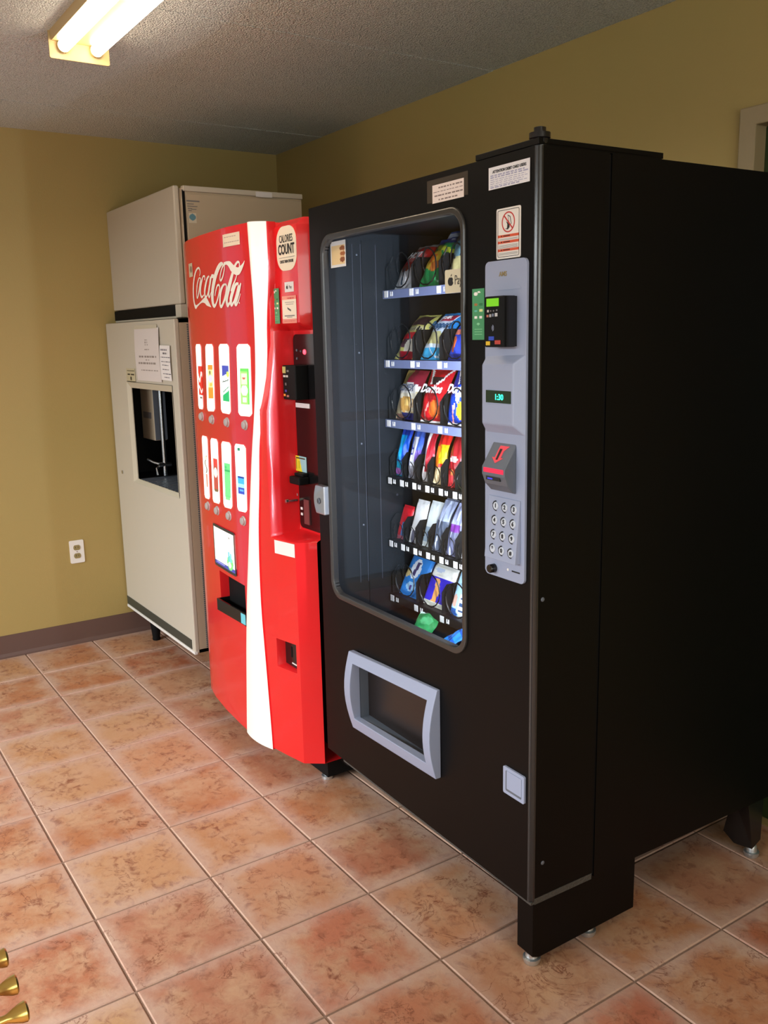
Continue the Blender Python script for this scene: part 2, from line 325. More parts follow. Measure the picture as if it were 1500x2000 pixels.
w3 = prism_x(MB(), XR - 0.012, XR + 0.09, rect(-3.75, -0.85, 0.75, 2.20), [rect(-3.68, -2.34, 0.82, 2.13), rect(-2.26, -0.92, 0.82, 2.13)]).build('added_window', M['doorframe']); w3['kind'] = 'structure'  # unseen window, added to let light in from the right
for a, b in ((-3.68, -2.34), (-2.26, -0.92)): MB().box(XR + 0.045, XR + 0.05, a, b, 0.82, 2.13).build('pane', M['winpane'], w3)
def cove(name, pts, nrm):
    mb = MB(); prof = [(0.0, 0.108), (0.004, 0.108), (0.005, 0.02), (0.009, 0.006), (0.016, 0.0), (0.0, 0.0)]
    (x0, y0), (x1, y1) = pts; n = len(prof)
    vs = [(x + nrm[0] * a, y + nrm[1] * a, z) for x, y in pts for a, z in prof]
    fs = [(i, (i + 1) % n, n + (i + 1) % n, n + i) for i in range(n)] + [tuple(range(n)), tuple(range(n, 2 * n))]
    mb.add(vs, fs); o = mb.build(name, M['base']); o['kind'] = 'structure'
cove('baseboard_left', [(0, -1.65), (0, 0)], (1, 0)); cove('baseboard_back', [(0, 0), (2.77, 0)], (0, -1)); cove('baseboard_front', [(0, YF), (XR, YF)], (0, 1))
# glass door in the left wall (seen only in reflections) and window opposite
d2 = MB()
prism_x(d2, -0.09, 0.012, rect(-2.67, -1.65, 0.0, 2.11), [rect(-2.60, -1.72, 0.06, 2.03)]); d2 = d2.build('door_2', M['doorframe']); d2['kind'] = 'structure'
MB().box(-0.05, -0.044, -2.60, -1.72, 0.06, 2.03).build('pane', M['winpane'], d2); MB().box(-0.03, 0.01, -2.60, -1.72, 1.0, 1.05).build('push_bar', M['steel'], d2)
w2 = MB(); cols = [(0.52 + k * 1.0, 0.52 + k * 1.0 + 0.94) for k in range(5)]
prism_y(w2, YF - 0.09, YF + 0.012, rect(0.45, 5.53, 0.07, 2.10), [rect(a, b, 0.14, 2.03) for a, b in cols]); w2 = w2.build('window_1', M['doorframe']); w2['kind'] = 'structure'
for a, b in cols: MB().box(a, b, YF - 0.05, YF - 0.045, 0.14, 2.03).build('pane', M['winpane'], w2)
gr_ = MB().box(-6, 12, -16, YF - 0.1, -0.2, -0.1).build('ground', mat('outdoor_paving', srgb(186, 184, 178), 0.8)); gr_['kind'] = 'structure'
# door behind the snack machine: tan frame, dark green leaf
d1 = MB(); ring_o = [(2.772, 0.0), (2.772, 2.056), (3.76, 2.056), (3.76, 0.0)]; ring_i = [(3.708, 0.0), (3.708, 2.006), (2.824, 2.006), (2.824, 0.0)]
prism_y(d1, -0.018, 0.1, ring_o + ring_i, []); d1 = d1.build('door_1', M['doorframe'], bevel=0.003); d1['kind'] = 'structure'
MB().box(2.824, 3.708, 0.03, 0.07, 0.005, 2.006).build('leaf', M['darkgreen'], d1)
for a in (2.90, 2.99, 3.2, 3.5): MB().box(a, a + 0.008, 0.022, 0.03, 0.1, 1.95).build('groove', M['band'], d1)
MB().lathe((3.64, 0.03, 1.0), (0, -1, 0), [(0, 0.028), (0.008, 0.028), (0.01, 0.012), (0.04, 0.012), (0.05, 0.026), (0.07, 0.024), (0.078, 0.0)]).build('door_knob', M['steel'], d1, smooth=True)

# ---------------------------------------------------------------- ceiling fluorescent fixture
def batten(X, label):
    fx = thing('fluorescent_light', label, 'ceiling light', (X, -1.392, H))
    hb = MB(); hb.add([(-0.6, -0.088, 0), (0.62, -0.088, 0), (0.62, 0.088, 0), (-0.6, 0.088, 0), (-0.6, -0.084, -0.028), (0.62, -0.084, -0.028), (0.62, 0.084, -0.028), (-0.6, 0.084, -0.028)], [(0, 1, 5, 4), (1, 2, 6, 5), (2, 3, 7, 6), (3, 0, 4, 7), (4, 5, 6, 7), (0, 1, 2, 3)])
    hb.build('housing', M['fixture'], fx)
    for x in (-0.6, 0.612):
        pr = [(-0.092, 0), (-0.092, -0.074), (-0.088, -0.078), (0.088, -0.078), (0.092, -0.074), (0.092, 0)]
        MB().prism(pr, [], lambda a, b: (x, a, b), lambda a, b: (x + 0.006, a, b)).build('end_plate', M['fixture'], fx)
    for y in (-0.05, 0.05):
        MB().cyl((-0.582, y, -0.041), (0.6, y, -0.041), 0.0185, n=20).build('tube', M['tube'], fx, smooth=True)
        for x in (-0.594, 0.600): MB().cyl((x, y, -0.041), (x + 0.012, y, -0.041), 0.0195, n=16).build('socket', M['fixture'], fx)
batten(1.98, 'bare fluorescent batten with two lit tubes mounted on the popcorn ceiling')
batten(4.3, 'second fluorescent batten further along the ceiling, outside the photo')

# ---------------------------------------------------------------- outlet on the left wall
ot = thing('wall_outlet', 'white duplex electrical outlet on the olive left wall', 'outlet', (0, -1.1865, 0.4635))
MB().prism(rrect(-0.034, 0.034, -0.0565, 0.0565, 0.006), [], lambda a, b: (0.005, a, b), lambda a, b: (0.0, a, b)).build('plate', M['white'], ot)
for z in (-0.0205, 0.0205):
    c = [(0.0165 * math.cos(2 * PI * k / 20), z + max(-0.0125, min(0.0125, 0.0165 * math.sin(2 * PI * k / 20)))) for k in range(20)]
    s_ = MB().prism(c, [], lambda a, b: (0.007, a, b), lambda a, b: (0.004, a, b)).build('socket', M['olive'], ot)
    for y in (-0.006, 0.006): MB().box(0.0065, 0.0074, y - 0.001, y + 0.001, z - 0.003, z + 0.005).build('slot', M['ink'], s_)
MB().cyl((0.004, 0, 0), (0.0062, 0, 0), 0.003, n=10).build('screw', M['steel'], ot)

# ---------------------------------------------------------------- ice maker head on top of the ice dispenser (corner)
def XZ(y0, y1): return (lambda a, b: (a, y0, b)), (lambda a, b: (a, y1, b))
IO = (0.46, -0.62, 1.557)
im = thing('ice_maker', 'beige ice maker cabinet stacked on top of the ice dispenser in the corner', 'ice machine', IO)
MB().box(0.004, 0.878, -0.885, -0.345, 1.557, 2.06).build('body', M['beigeside'], im, off=IO, bevel=0.004)
fp = MB().box(0.0, 0.862, -0.912, -0.888, 1.612, 2.068).build('front_panel', M['beige'], im, off=IO, bevel=0.006)
MB().box(0.0, 0.80, -0.909, -0.886, 1.566, 1.609).build('vent_strip', M['blackmatte'], im, off=IO, label='black strip below the beige front')
MB().box(0.802, 0.862, -0.910, -0.886, 1.560, 1.611).build('corner_trim', M['beige'], im, off=IO)
MB().box(0.0, 0.80, -0.907, -0.886, 1.5575, 1.5655).build('lower_lip', M['beige'], im, off=IO)
MB().box(0.8785, 0.884, -0.868, -0.35, 1.575, 2.036).build('side_panel', M['beigeside'], im, off=IO, bevel=0.002)
MB().box(0.879, 0.882, -0.883, -0.872, 1.560, 2.05).build('door_gap', M['blackmatte'], im, off=IO)
MB().box(0.86, 0.887, -0.88, -0.345, 2.045, 2.066).build('top_rim', M['beige'], im, off=IO, bevel=0.003)
MB().box(0.887, 0.8878, -0.565, -0.49, 2.042, 2.062).build('tape', M['paper'], im, off=IO, label='piece of white tape on the side rim')
st = grid_sheet('sticker', lambda s, t: (0.8848 - IO[0], -0.862 + 0.032 * s - IO[1], 1.925 + 0.038 * t - IO[2]), 14, 18, layers(K(214, 206, 186), ('e', 0.5, 0.58, 0.42, 0.34, K(96, 142, 158))), M['card'], im, label='small white sticker with a blue-grey round emblem')
def lines(cols, rows):
    return lambda s, t: None
for k, (a, b, z) in enumerate([(0.0, 0.055, 2.006), (0.002, 0.03, 1.996), (0.002, 0.045, 1.987), (0.004, 0.022, 1.978), (0.006, 0.02, 1.970), (0.018, 0.04, 1.976)]):
    MB().box(0.8845, 0.8852, -0.868 + a, -0.868 + b, z, z + (0.005 if k == 0 else 0.0028)).build('printed_mark', M['greyink'], im, off=IO)

ID = (0.46, -0.60, 0.0)
ic = thing('ice_dispenser', 'tall beige ice dispenser with a black dispensing recess, standing beside the left wall', 'ice machine', ID)
XL, XRt, YD, ZB, ZT = 0.012, 0.905, -0.96, 0.150, 1.5525
mb = MB(); op = rect(0.262, 0.842, 0.818, 1.285)
mb.prism(rect(XL, XRt, ZB, ZT), [op], *XZ(YD, YD + 0.02)); mb.build('front_panel', M['beige'], ic, off=ID, bevel=0.004)
mb = MB(); mb.box(XL, XL + 0.015, YD + 0.02, -0.25, ZB, ZT).box(XL, XRt, YD + 0.02, -0.25, ZT - 0.015, ZT).box(XL, XRt, YD + 0.02, -0.25, ZB, ZB + 0.015).box(XL, XRt, -0.27, -0.25, ZB, ZT)
mb.build('body', M['beigeside'], ic, off=ID)
MB().box(XRt - 0.018, XRt, YD + 0.02, -0.25, ZB, ZT).build('side_panel', M['beigeside'], ic, off=ID)
mb = MB()
for k in range(150):
    z = ZB + 0.02 + k * 0.0091; mb.box(XRt - 0.001, XRt + 0.002, YD + 0.052, YD + 0.058, z, z + 0.005)
mb.build('perforated_edge', M['ctrl2'], ic, off=ID, kind='stuff')
MB().box(0.018, 0.872, YD - 0.003, YD + 0.002, 0.162, 0.203).build('kick_band', M['band'], ic, off=ID, label='dark green-grey band')
MB().box(XL, XRt + 0.001, YD - 0.003, YD + 0.01, 0.146, 0.158).build('bottom_trim', M['white'], ic, off=ID)
mb = MB()
a = rect(0.262, 0.842, 0.818, 1.285); b = rect(0.288, 0.805, 0.834, 1.258)
va = [(x, YD - 0.002, z) for x, z in a]; vb = [(x, YD + 0.010, z) for x, z in b]; vc = [(x, YD + 0.014, z) for x, z in b]
mb.add(va + vb + vc, [(i, (i + 1) % 4, 4 + (i + 1) % 4, 4 + i) for i in range(4)] + [(4 + i, 4 + (i + 1) % 4, 8 + (i + 1) % 4, 8 + i) for i in range(4)])
mb.build('bezel', M['bezel'], ic, off=ID)
mb = MB()   # black cavity, open at the front
bb = rect(0.04, 0.85, 0.826, 1.30)
vs = [(x, YD + 0.014, z) for x, z in b] + [(x, YD + 0.020, z) for x, z in bb] + [(x, -0.55, z) for x, z in bb]
mb.add(vs, [(4 * k + i, 4 * k + (i + 1) % 4, 4 * k + 4 + (i + 1) % 4, 4 * k + 4 + i) for i in range(4) for k in (0, 1)] + [(8, 9, 10, 11)]); mb.build('recess', M['blackmatte'], ic, off=ID)
ch = MB().box(0.109, 0.279, -0.85, -0.79, 1.003, 1.298).build('ice_chute', M['beigeside'], ic, off=ID, bevel=0.004, label='beige chute hanging in the black recess')
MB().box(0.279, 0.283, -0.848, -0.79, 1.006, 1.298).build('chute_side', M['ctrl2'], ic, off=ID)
MB().box(0.14, 0.25, -0.8515, -0.85, 1.105, 1.135).build('chute_label', M['greyink'], ic, off=ID)
MB().cyl((0.330, -0.83, 0.842), (0.330, -0.83, 1.298), 0.011, n=10).build('water_pipe', M['steel'], ic, off=ID, smooth=True)
mb = MB(); mb.cyl((0.330, -0.86, 0.895), (0.330, -0.80, 0.895), 0.012, n=12); mb.tube([(0.330, -0.85, 0.895), (0.300, -0.875, 0.905), (0.268, -0.89, 0.918)], 0.006, 8); mb.tube([(0.330, -0.85, 0.895), (0.332, -0.87, 0.88), (0.332, -0.87, 0.848)], 0.006, 8)
mb.build('tap', M['steel'], ic, off=ID, smooth=True)
for k in range(12): MB().box(0.30 + k * 0.042, 0.324 + k * 0.042, -0.94, -0.72, 0.828, 0.834).build('grille_bar', M['ctrl2'], ic, off=ID)
MB().cyl((0.10, YD - 0.004, 0.845), (0.10, YD + 0.002, 0.845), 0.009, n=14).build('lock', M['steel'], ic, off=ID)
def leg_pts(x, y): return MB().lathe((x, y, 0), (0, 0, 1), [(0, 0.018), (0.01, 0.02), (0.012, 0.018), (0.15, 0.032)], 18)
for x, y in ((0.19, -0.885), (0.86, -0.60), (0.08, -0.32), (0.83, -0.32)): leg_pts(x, y).build('leg', M['blackmatte'], ic, off=ID, smooth=True)
lb = grid_sheet('sticker', lambda s, t: (0.273 + 0.121 * s - ID[0], YD - 0.002 - ID[1], 1.287 + 0.06 * t - ID[2]), 24, 20, layers(K(196, 186, 154), ('r', 0.1, 0.9, 0.78, 0.84, K(40, 36, 28)), ('r', 0.12, 0.42, 0.5, 0.62, K(30, 26, 20)), ('r', 0.5, 0.86, 0.5, 0.62, K(30, 26, 20)), ('e', 0.5, 0.25, 0.09, 0.13, K(36, 30, 24)), ('r', 0, 1, 0, 0.05, K(60, 54, 40))), M['card'], ic, label='small cream sticker with black print above the recess corner')
def textlines(rows, base=K(226, 222, 220), ink=K(120, 114, 114)):
    """rows: (t0, t1, s0, s1) broken into word-like dashes, print too small to read"""
    rnd = random.Random(len(rows)); segs = []
    for t0_, t1_, s0, s1 in rows:
        x = s0
        while x < s1:
            wlen = rnd.uniform(0.05, 0.12); segs.append((x, min(x + wlen, s1), t0_, t1_)); x += wlen + 0.025
    return lambda s, t: next((ink for a, b, c, d in segs if a <= s <= b and c <= t <= d), base)
p1 = grid_sheet('paper_notice', lambda s, t: (-0.152 + 0.304 * s, -0.0035 - 0.004 * math.sin(t * 3.1), -0.11 + 0.225 * t), 48, 56, textlines([(0.76, 0.79, 0.43, 0.55), (0.72, 0.745, 0.43, 0.55), (0.68, 0.705, 0.43, 0.56), (0.59, 0.61, 0.42, 0.6), (0.455, 0.485, 0.16, 0.88), (0.39, 0.41, 0.44, 0.6), (0.315, 0.35, 0.12, 0.84), (0.2, 0.222, 0.2, 0.9)], K(222, 212, 208), K(148, 136, 130)), M['card'], None)
p1.location = (0.584, YD - 0.001, 1.407); tag(p1, 'large white typed notice taped above the black recess of the beige dispenser', 'paper notice')
MB().box(-0.15, 0.13, -0.004, -0.002, 0.112, 0.128).build('tape', M['tape'], p1)
p1.children[0].active_material = M['bezel']
p2 = grid_sheet('paper_notice', lambda s, t: (-0.059 + 0.118 * s, -0.003 - 0.003 * math.sin(t * 2.6), -0.071 + 0.142 * t), 30, 40, textlines([(0.86, 0.89, 0.1, 0.7), (0.76, 0.79, 0.3, 0.7), (0.64, 0.67, 0.1, 0.95), (0.52, 0.56, 0.15, 0.98), (0.42, 0.45, 0.2, 0.8), (0.3, 0.33, 0.2, 0.8), (0.17, 0.2, 0.2, 0.98), (0.08, 0.1, 0.3, 0.8)], K(238, 232, 230), K(92, 88, 100)), M['card'], None)
p2.location = (0.796, YD - 0.0015, 1.377); p2.rotation_euler = (0, 0.02, 0); tag(p2, 'narrow handwritten note overlapping the right edge of the typed notice', 'paper notice')

# ---------------------------------------------------------------- red soda machine
CO = (1.61, -0.6, 0.0)
cm = thing('soda_machine', 'tall glossy red soda vending machine with white wave stripe and script lettering', 'vending machine', CO)
PX = [1.14, 1.15, 1.175, 1.22, 1.315, 1.45, 1.585, 1.70, 1.80, 1.90, 2.0, 2.042]
PY = [-.93, -.975, -1.005, -1.025, -1.045, -1.062, -1.072, -1.078, -1.070, -1.055, -1.036, -.982]
def prof(x):
    if x <= PX[0]: return PY[0]
    for k in range(len(PX) - 1):
        if x <= PX[k + 1]:
            t = (x - PX[k]) / (PX[k + 1] - PX[k]); return PY[k] + t * (PY[k + 1] - PY[k])
    return PY[-1]
def sm(t): t = max(0, min(1, t)); return t * t * (3 - 2 * t)
def prof2(x, z):      # the upper right of the door falls back more than the lower part
    y = prof(x)
    if x > 1.844 and z > 1.2:
        r = -1.07 + 0.05 * sm((x - 1.845) / 0.006) + 0.02 * max(0, x - 1.9) / 0.13
        if x > 2.028: r += (x - 2.028) * 1.6
        y += (max(y, r) - y) * sm((z - 1.2) / 0.25)
    return y
def ztop(x): return 1.811 - 0.02 * (1 - sm((x - 1.14) / 0.12))
def surf(x, z):
    y = prof2(x, z); xp = 1.880 + 0.004 * sm((z - 0.9) / 0.5)
    if z > 1.490 and x > 1.868:          # header block above the pay-station pocket
        yb = -1.002 if x < 2.024 else -1.002 + (x - 2.024) / 0.018 * 0.035
        yb += 0.025 * sm((z - 1.788) / 0.023) + 0.04 * (1 - sm((z - 1.490) / 0.022))
        y = yb + (y - yb) * (1 - sm((x - 1.868) / 0.008))
    elif 0.846 < z <= 1.490 and x > xp:    # deep pay-station pocket
        e = min(sm((x - xp) / 0.012), sm((z - 0.846) / 0.016)); y = y + (-0.955 - y) * e
    elif 0.509 < z < 0.652 and 1.462 < x < 1.706:
        y = y + (-1.028 - y) * min(sm((x - 1.462) / 0.006), sm((1.706 - x) / 0.006), sm((0.652 - z) / 0.006))
    elif 0.416 < z < 0.512 and 1.884 < x < 1.984:
        y = y + (-1.024 - y) * min(sm((x - 1.884) / 0.006), sm((1.984 - x) / 0.006), sm((z - 0.416) / 0.006), sm((0.512 - z) / 0.006))
    return y
gx = sorted(set(PX + [1.16, 1.19, 1.26, 1.36, 1.40, 1.462, 1.465, 1.468, 1.52, 1.64, 1.70, 1.703, 1.706, 1.75, 1.82, 1.84, 1.845, 1.847, 1.849, 1.851, 1.855, 1.859, 1.862, 1.866, 1.870, 1.874, 1.877, 1.880, 1.882, 1.884, 1.887, 1.890, 1.893, 1.896, 1.900, 1.906, 1.93, 1.96, 1.978, 1.981, 1.984, 2.024, 2.033]))
gz = sorted(set([0.113, 0.2, 0.3, 0.38, 0.416, 0.419, 0.422, 0.46, 0.506, 0.5091, 0.512, 0.56, 0.60, 0.646, 0.649, 0.652, 0.7, 0.76, 0.82, 0.846, 0.850, 0.856, 0.862, 0.95, 1.05, 1.15, 1.25, 1.35, 1.45, 1.4895, 1.4901, 1.497, 1.504, 1.512, 1.55, 1.62, 1.70, 1.76, 1.788, 1.795, 1.802, 1.811]))
mb = MB(); vs = []
for z in gz:
    for x in gx: vs.append((x, surf(x, z), min(z, ztop(x)) if z > 1.80 else z))
nx = len(gx); fs = [(j * nx + i, j * nx + i + 1, (j + 1) * nx + i + 1, (j + 1) * nx + i) for j in range(len(gz) - 1) for i in range(nx - 1)]
mb.add(vs, fs)
top = (len(gz) - 1) * nx; n0 = len(mb.v)   # door thickness: top, bottom and sides
bk = [(x, -0.90, vs[top + i][2]) for i, x in enumerate(gx)] + [(x, -0.90, 0.113) for x in gx]; mb.v += bk
for i in range(nx - 1):
    mb.f.append((top + i, top + i + 1, n0 + i + 1, n0 + i)); mb.m.append(0); mb.f.append((i, n0 + nx + i, n0 + nx + i + 1, i + 1)); mb.m.append(0)
mb.box(1.14, 1.146, -0.93, -0.90, 0.113, 1.79)
door = mb.build('door', M['red'], cm, smooth=True, off=CO)
MB().box(1.145, 2.038, -0.90, -0.14, 0.115, 1.795).build('cabinet', M['black'], cm, off=CO)
SL = [(1.839, 1.811), (1.846, 1.671), (1.852, 1.574), (1.852, 1.501), (1.847, 1.371), (1.827, 1.203), (1.793, 1.029), (1.764, 0.863), (1.723, 0.625), (1.699, 0.423), (1.663, 0.111)]
SR = [(1.8824, 1.811), (1.8833, 1.664), (1.8663, 1.571), (1.854, 1.508), (1.852, 1.468), (1.8545, 1.306), (1.846, 1.138), (1.835, 0.998), (1.82, 0.876), (1.813, 0.737), (1.812, 0.597), (1.821, 0.456), (1.831, 0.289), (1.841, 0.111)]
def interp(P, z):
    P = sorted(P, key=lambda p: p[1])
    if z <= P[0][1]: return P[0][0]
    for a, b in zip(P, P[1:]):
        if z <= b[1]:
            t = (z - a[1]) / (b[1] - a[1]); return a[0] + (b[0] - a[0]) * t
    return P[-1][0]
def smooth_interp(P, z): return sum(interp(P, z + d) for d in (-0.05, -0.025, 0, 0.025, 0.05)) / 5
def yright(b, z): return prof(b) + (-1.022 - prof(b)) * sm((z - 1.1) / 0.36)
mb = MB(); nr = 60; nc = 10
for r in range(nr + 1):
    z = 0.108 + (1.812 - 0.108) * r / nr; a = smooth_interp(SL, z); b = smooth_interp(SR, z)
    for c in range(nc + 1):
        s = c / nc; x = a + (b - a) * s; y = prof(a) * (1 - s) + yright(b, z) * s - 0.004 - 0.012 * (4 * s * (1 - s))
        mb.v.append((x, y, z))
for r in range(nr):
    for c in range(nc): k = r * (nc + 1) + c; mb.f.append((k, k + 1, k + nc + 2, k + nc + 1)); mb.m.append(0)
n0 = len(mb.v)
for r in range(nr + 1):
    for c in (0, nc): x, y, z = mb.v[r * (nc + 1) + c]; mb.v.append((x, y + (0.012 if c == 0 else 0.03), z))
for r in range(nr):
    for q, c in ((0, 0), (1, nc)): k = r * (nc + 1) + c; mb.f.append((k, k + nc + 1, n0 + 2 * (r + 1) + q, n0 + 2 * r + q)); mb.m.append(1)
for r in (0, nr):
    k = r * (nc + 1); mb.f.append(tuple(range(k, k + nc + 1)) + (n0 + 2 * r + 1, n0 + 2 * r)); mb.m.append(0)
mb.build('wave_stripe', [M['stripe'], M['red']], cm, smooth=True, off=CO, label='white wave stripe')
# ---- script lettering, drawn as brush strokes
SCRIPT = [
 [(1.434,1.681,0.0022),(1.446,1.692,0.0039),(1.440,1.704,0.0051),(1.428,1.708,0.0045),(1.406,1.705,0.0051),(1.382,1.693,0.0067),(1.360,1.671,0.0084),(1.347,1.645,0.0096),(1.343,1.617,0.0090),(1.349,1.593,0.0090),(1.363,1.581,0.0096),(1.386,1.584,0.0051),(1.425,1.592,0.0039),(1.455,1.597,0.0073),(1.480,1.598,0.0140),(1.497,1.593,0.0169),(1.514,1.585,0.0112),(1.539,1.574,0.0011)],
 [(1.437,1.675,0.0028),(1.446,1.669,0.0062),(1.436,1.654,0.0073),(1.419,1.632,0.0073),(1.398,1.613,0.0056),(1.386,1.613,0.0039),(1.389,1.633,0.0056),(1.402,1.656,0.0062),(1.425,1.673,0.0039),(1.437,1.675,0.0022)],
 [(1.489,1.664,0.0039),(1.491,1.675,0.0051),(1.476,1.677,0.0039),(1.459,1.664,0.0067),(1.440,1.642,0.0096),(1.436,1.621,0.0096),(1.450,1.610,0.0056),(1.471,1.617,0.0028)],
 [(1.536,1.674,0.0034),(1.517,1.668,0.0067),(1.495,1.647,0.0096),(1.482,1.624,0.0096),(1.488,1.609,0.0067),(1.508,1.615,0.0039),(1.530,1.641,0.0034),(1.548,1.672,0.0039)],
 [(1.560,1.674,0.0045),(1.545,1.655,0.0079),(1.528,1.632,0.0096),(1.520,1.615,0.0084),(1.527,1.607,0.0051),(1.544,1.619,0.0022),(1.565,1.635,0.0017)],
 [(1.560,1.672,0.0084),(1.583,1.671,0.0084)],
 [(1.673,1.703,0.0039),(1.652,1.703,0.0101),(1.624,1.691,0.0140),(1.596,1.669,0.0163),(1.571,1.639,0.0174),(1.558,1.613,0.0174),(1.559,1.588,0.0146),(1.572,1.576,0.0084),(1.593,1.585,0.0056),(1.616,1.608,0.0051),(1.630,1.630,0.0045),(1.625,1.640,0.0045),(1.610,1.639,0.0045),(1.595,1.626,0.0045),(1.583,1.608,0.0034)],
 [(1.683,1.701,0.0039),(1.681,1.687,0.0045),(1.665,1.666,0.0051),(1.647,1.654,0.0051),(1.637,1.657,0.0045),(1.642,1.671,0.0045),(1.658,1.689,0.0045),(1.678,1.700,0.0039)],
 [(1.678,1.702,0.0067),(1.703,1.703,0.0073),(1.721,1.697,0.0140),(1.735,1.686,0.0169),(1.756,1.676,0.0169),(1.774,1.674,0.0154),(1.792,1.683,0.0101),(1.805,1.693,0.0045),(1.812,1.702,0.0011)],
 [(1.679,1.640,0.0034),(1.691,1.634,0.0062),(1.685,1.614,0.0079),(1.666,1.591,0.0084),(1.640,1.573,0.0073),(1.627,1.576,0.0073),(1.628,1.598,0.0101),(1.639,1.620,0.0101),(1.660,1.636,0.0067),(1.679,1.640,0.0034)],
 [(1.779,1.680,0.0039),(1.782,1.692,0.0039),(1.779,1.700,0.0045),(1.768,1.700,0.0056),(1.752,1.689,0.0073),(1.735,1.667,0.0096),(1.717,1.641,0.0118),(1.698,1.613,0.0140),(1.686,1.589,0.0135),(1.694,1.574,0.0096),(1.712,1.584,0.0039),(1.721,1.598,0.0022)],
 [(1.764,1.665,0.0022),(1.753,1.650,0.0039),(1.732,1.630,0.0051),(1.720,1.616,0.0039)],
 [(1.770,1.637,0.0039),(1.752,1.634,0.0073),(1.732,1.614,0.0107),(1.717,1.591,0.0112),(1.719,1.574,0.0084),(1.735,1.583,0.0045),(1.752,1.604,0.0039),(1.770,1.633,0.0045)],
 [(1.785,1.637,0.0039),(1.772,1.619,0.0096),(1.755,1.596,0.0124),(1.744,1.581,0.0112),(1.749,1.573,0.0062),(1.765,1.585,0.0034),(1.779,1.606,0.0022)],
 [(1.767,1.578,0.0034),(1.772,1.578,0.0034)],
]
def cat(P, n=6):
    out = []
    for i in range(len(P) - 1):
        p0 = P[max(i - 1, 0)]; p1 = P[i]; p2 = P[i + 1]; p3 = P[min(i + 2, len(P) - 1)]
        for k in range(n):
            t = k / n; out.append(tuple(0.5 * ((2 * b) + (-a + c) * t + (2 * a - 5 * b + 4 * c - d) * t * t + (-a + 3 * b - 3 * c + d) * t ** 3) for a, b, c, d in zip(p0, p1, p2, p3)))
    out.append(P[-1]); return out
mb = MB()
for q, stroke in enumerate(SCRIPT):
    P = cat(stroke) if len(stroke) > 2 else stroke; L = []; Rt = []
    for i, (x, z, wd) in enumerate(P):
        a = P[max(i - 1, 0)]; b = P[min(i + 1, len(P) - 1)]; dx, dz = b[0] - a[0], b[1] - a[1]; l = math.hypot(dx, dz) or 1; nxx, nz = -dz / l, dx / l; wd = max(wd, 0.0014) * 0.72
        L.append((x + nxx * wd, z + nz * wd)); Rt.append((x - nxx * wd, z - nz * wd))
    vs = [(x, prof(x) - 0.0012 - q * 0.00004, z) for x, z in L] + [(x, prof(x) - 0.0012 - q * 0.00004, z) for x, z in Rt]; n = len(L)
    mb.add(vs, [(i, i + 1, n + i + 1, n + i) for i in range(n - 1)])
mb.build('script_lettering', M['script'], cm, off=CO, label='white cursive lettering')
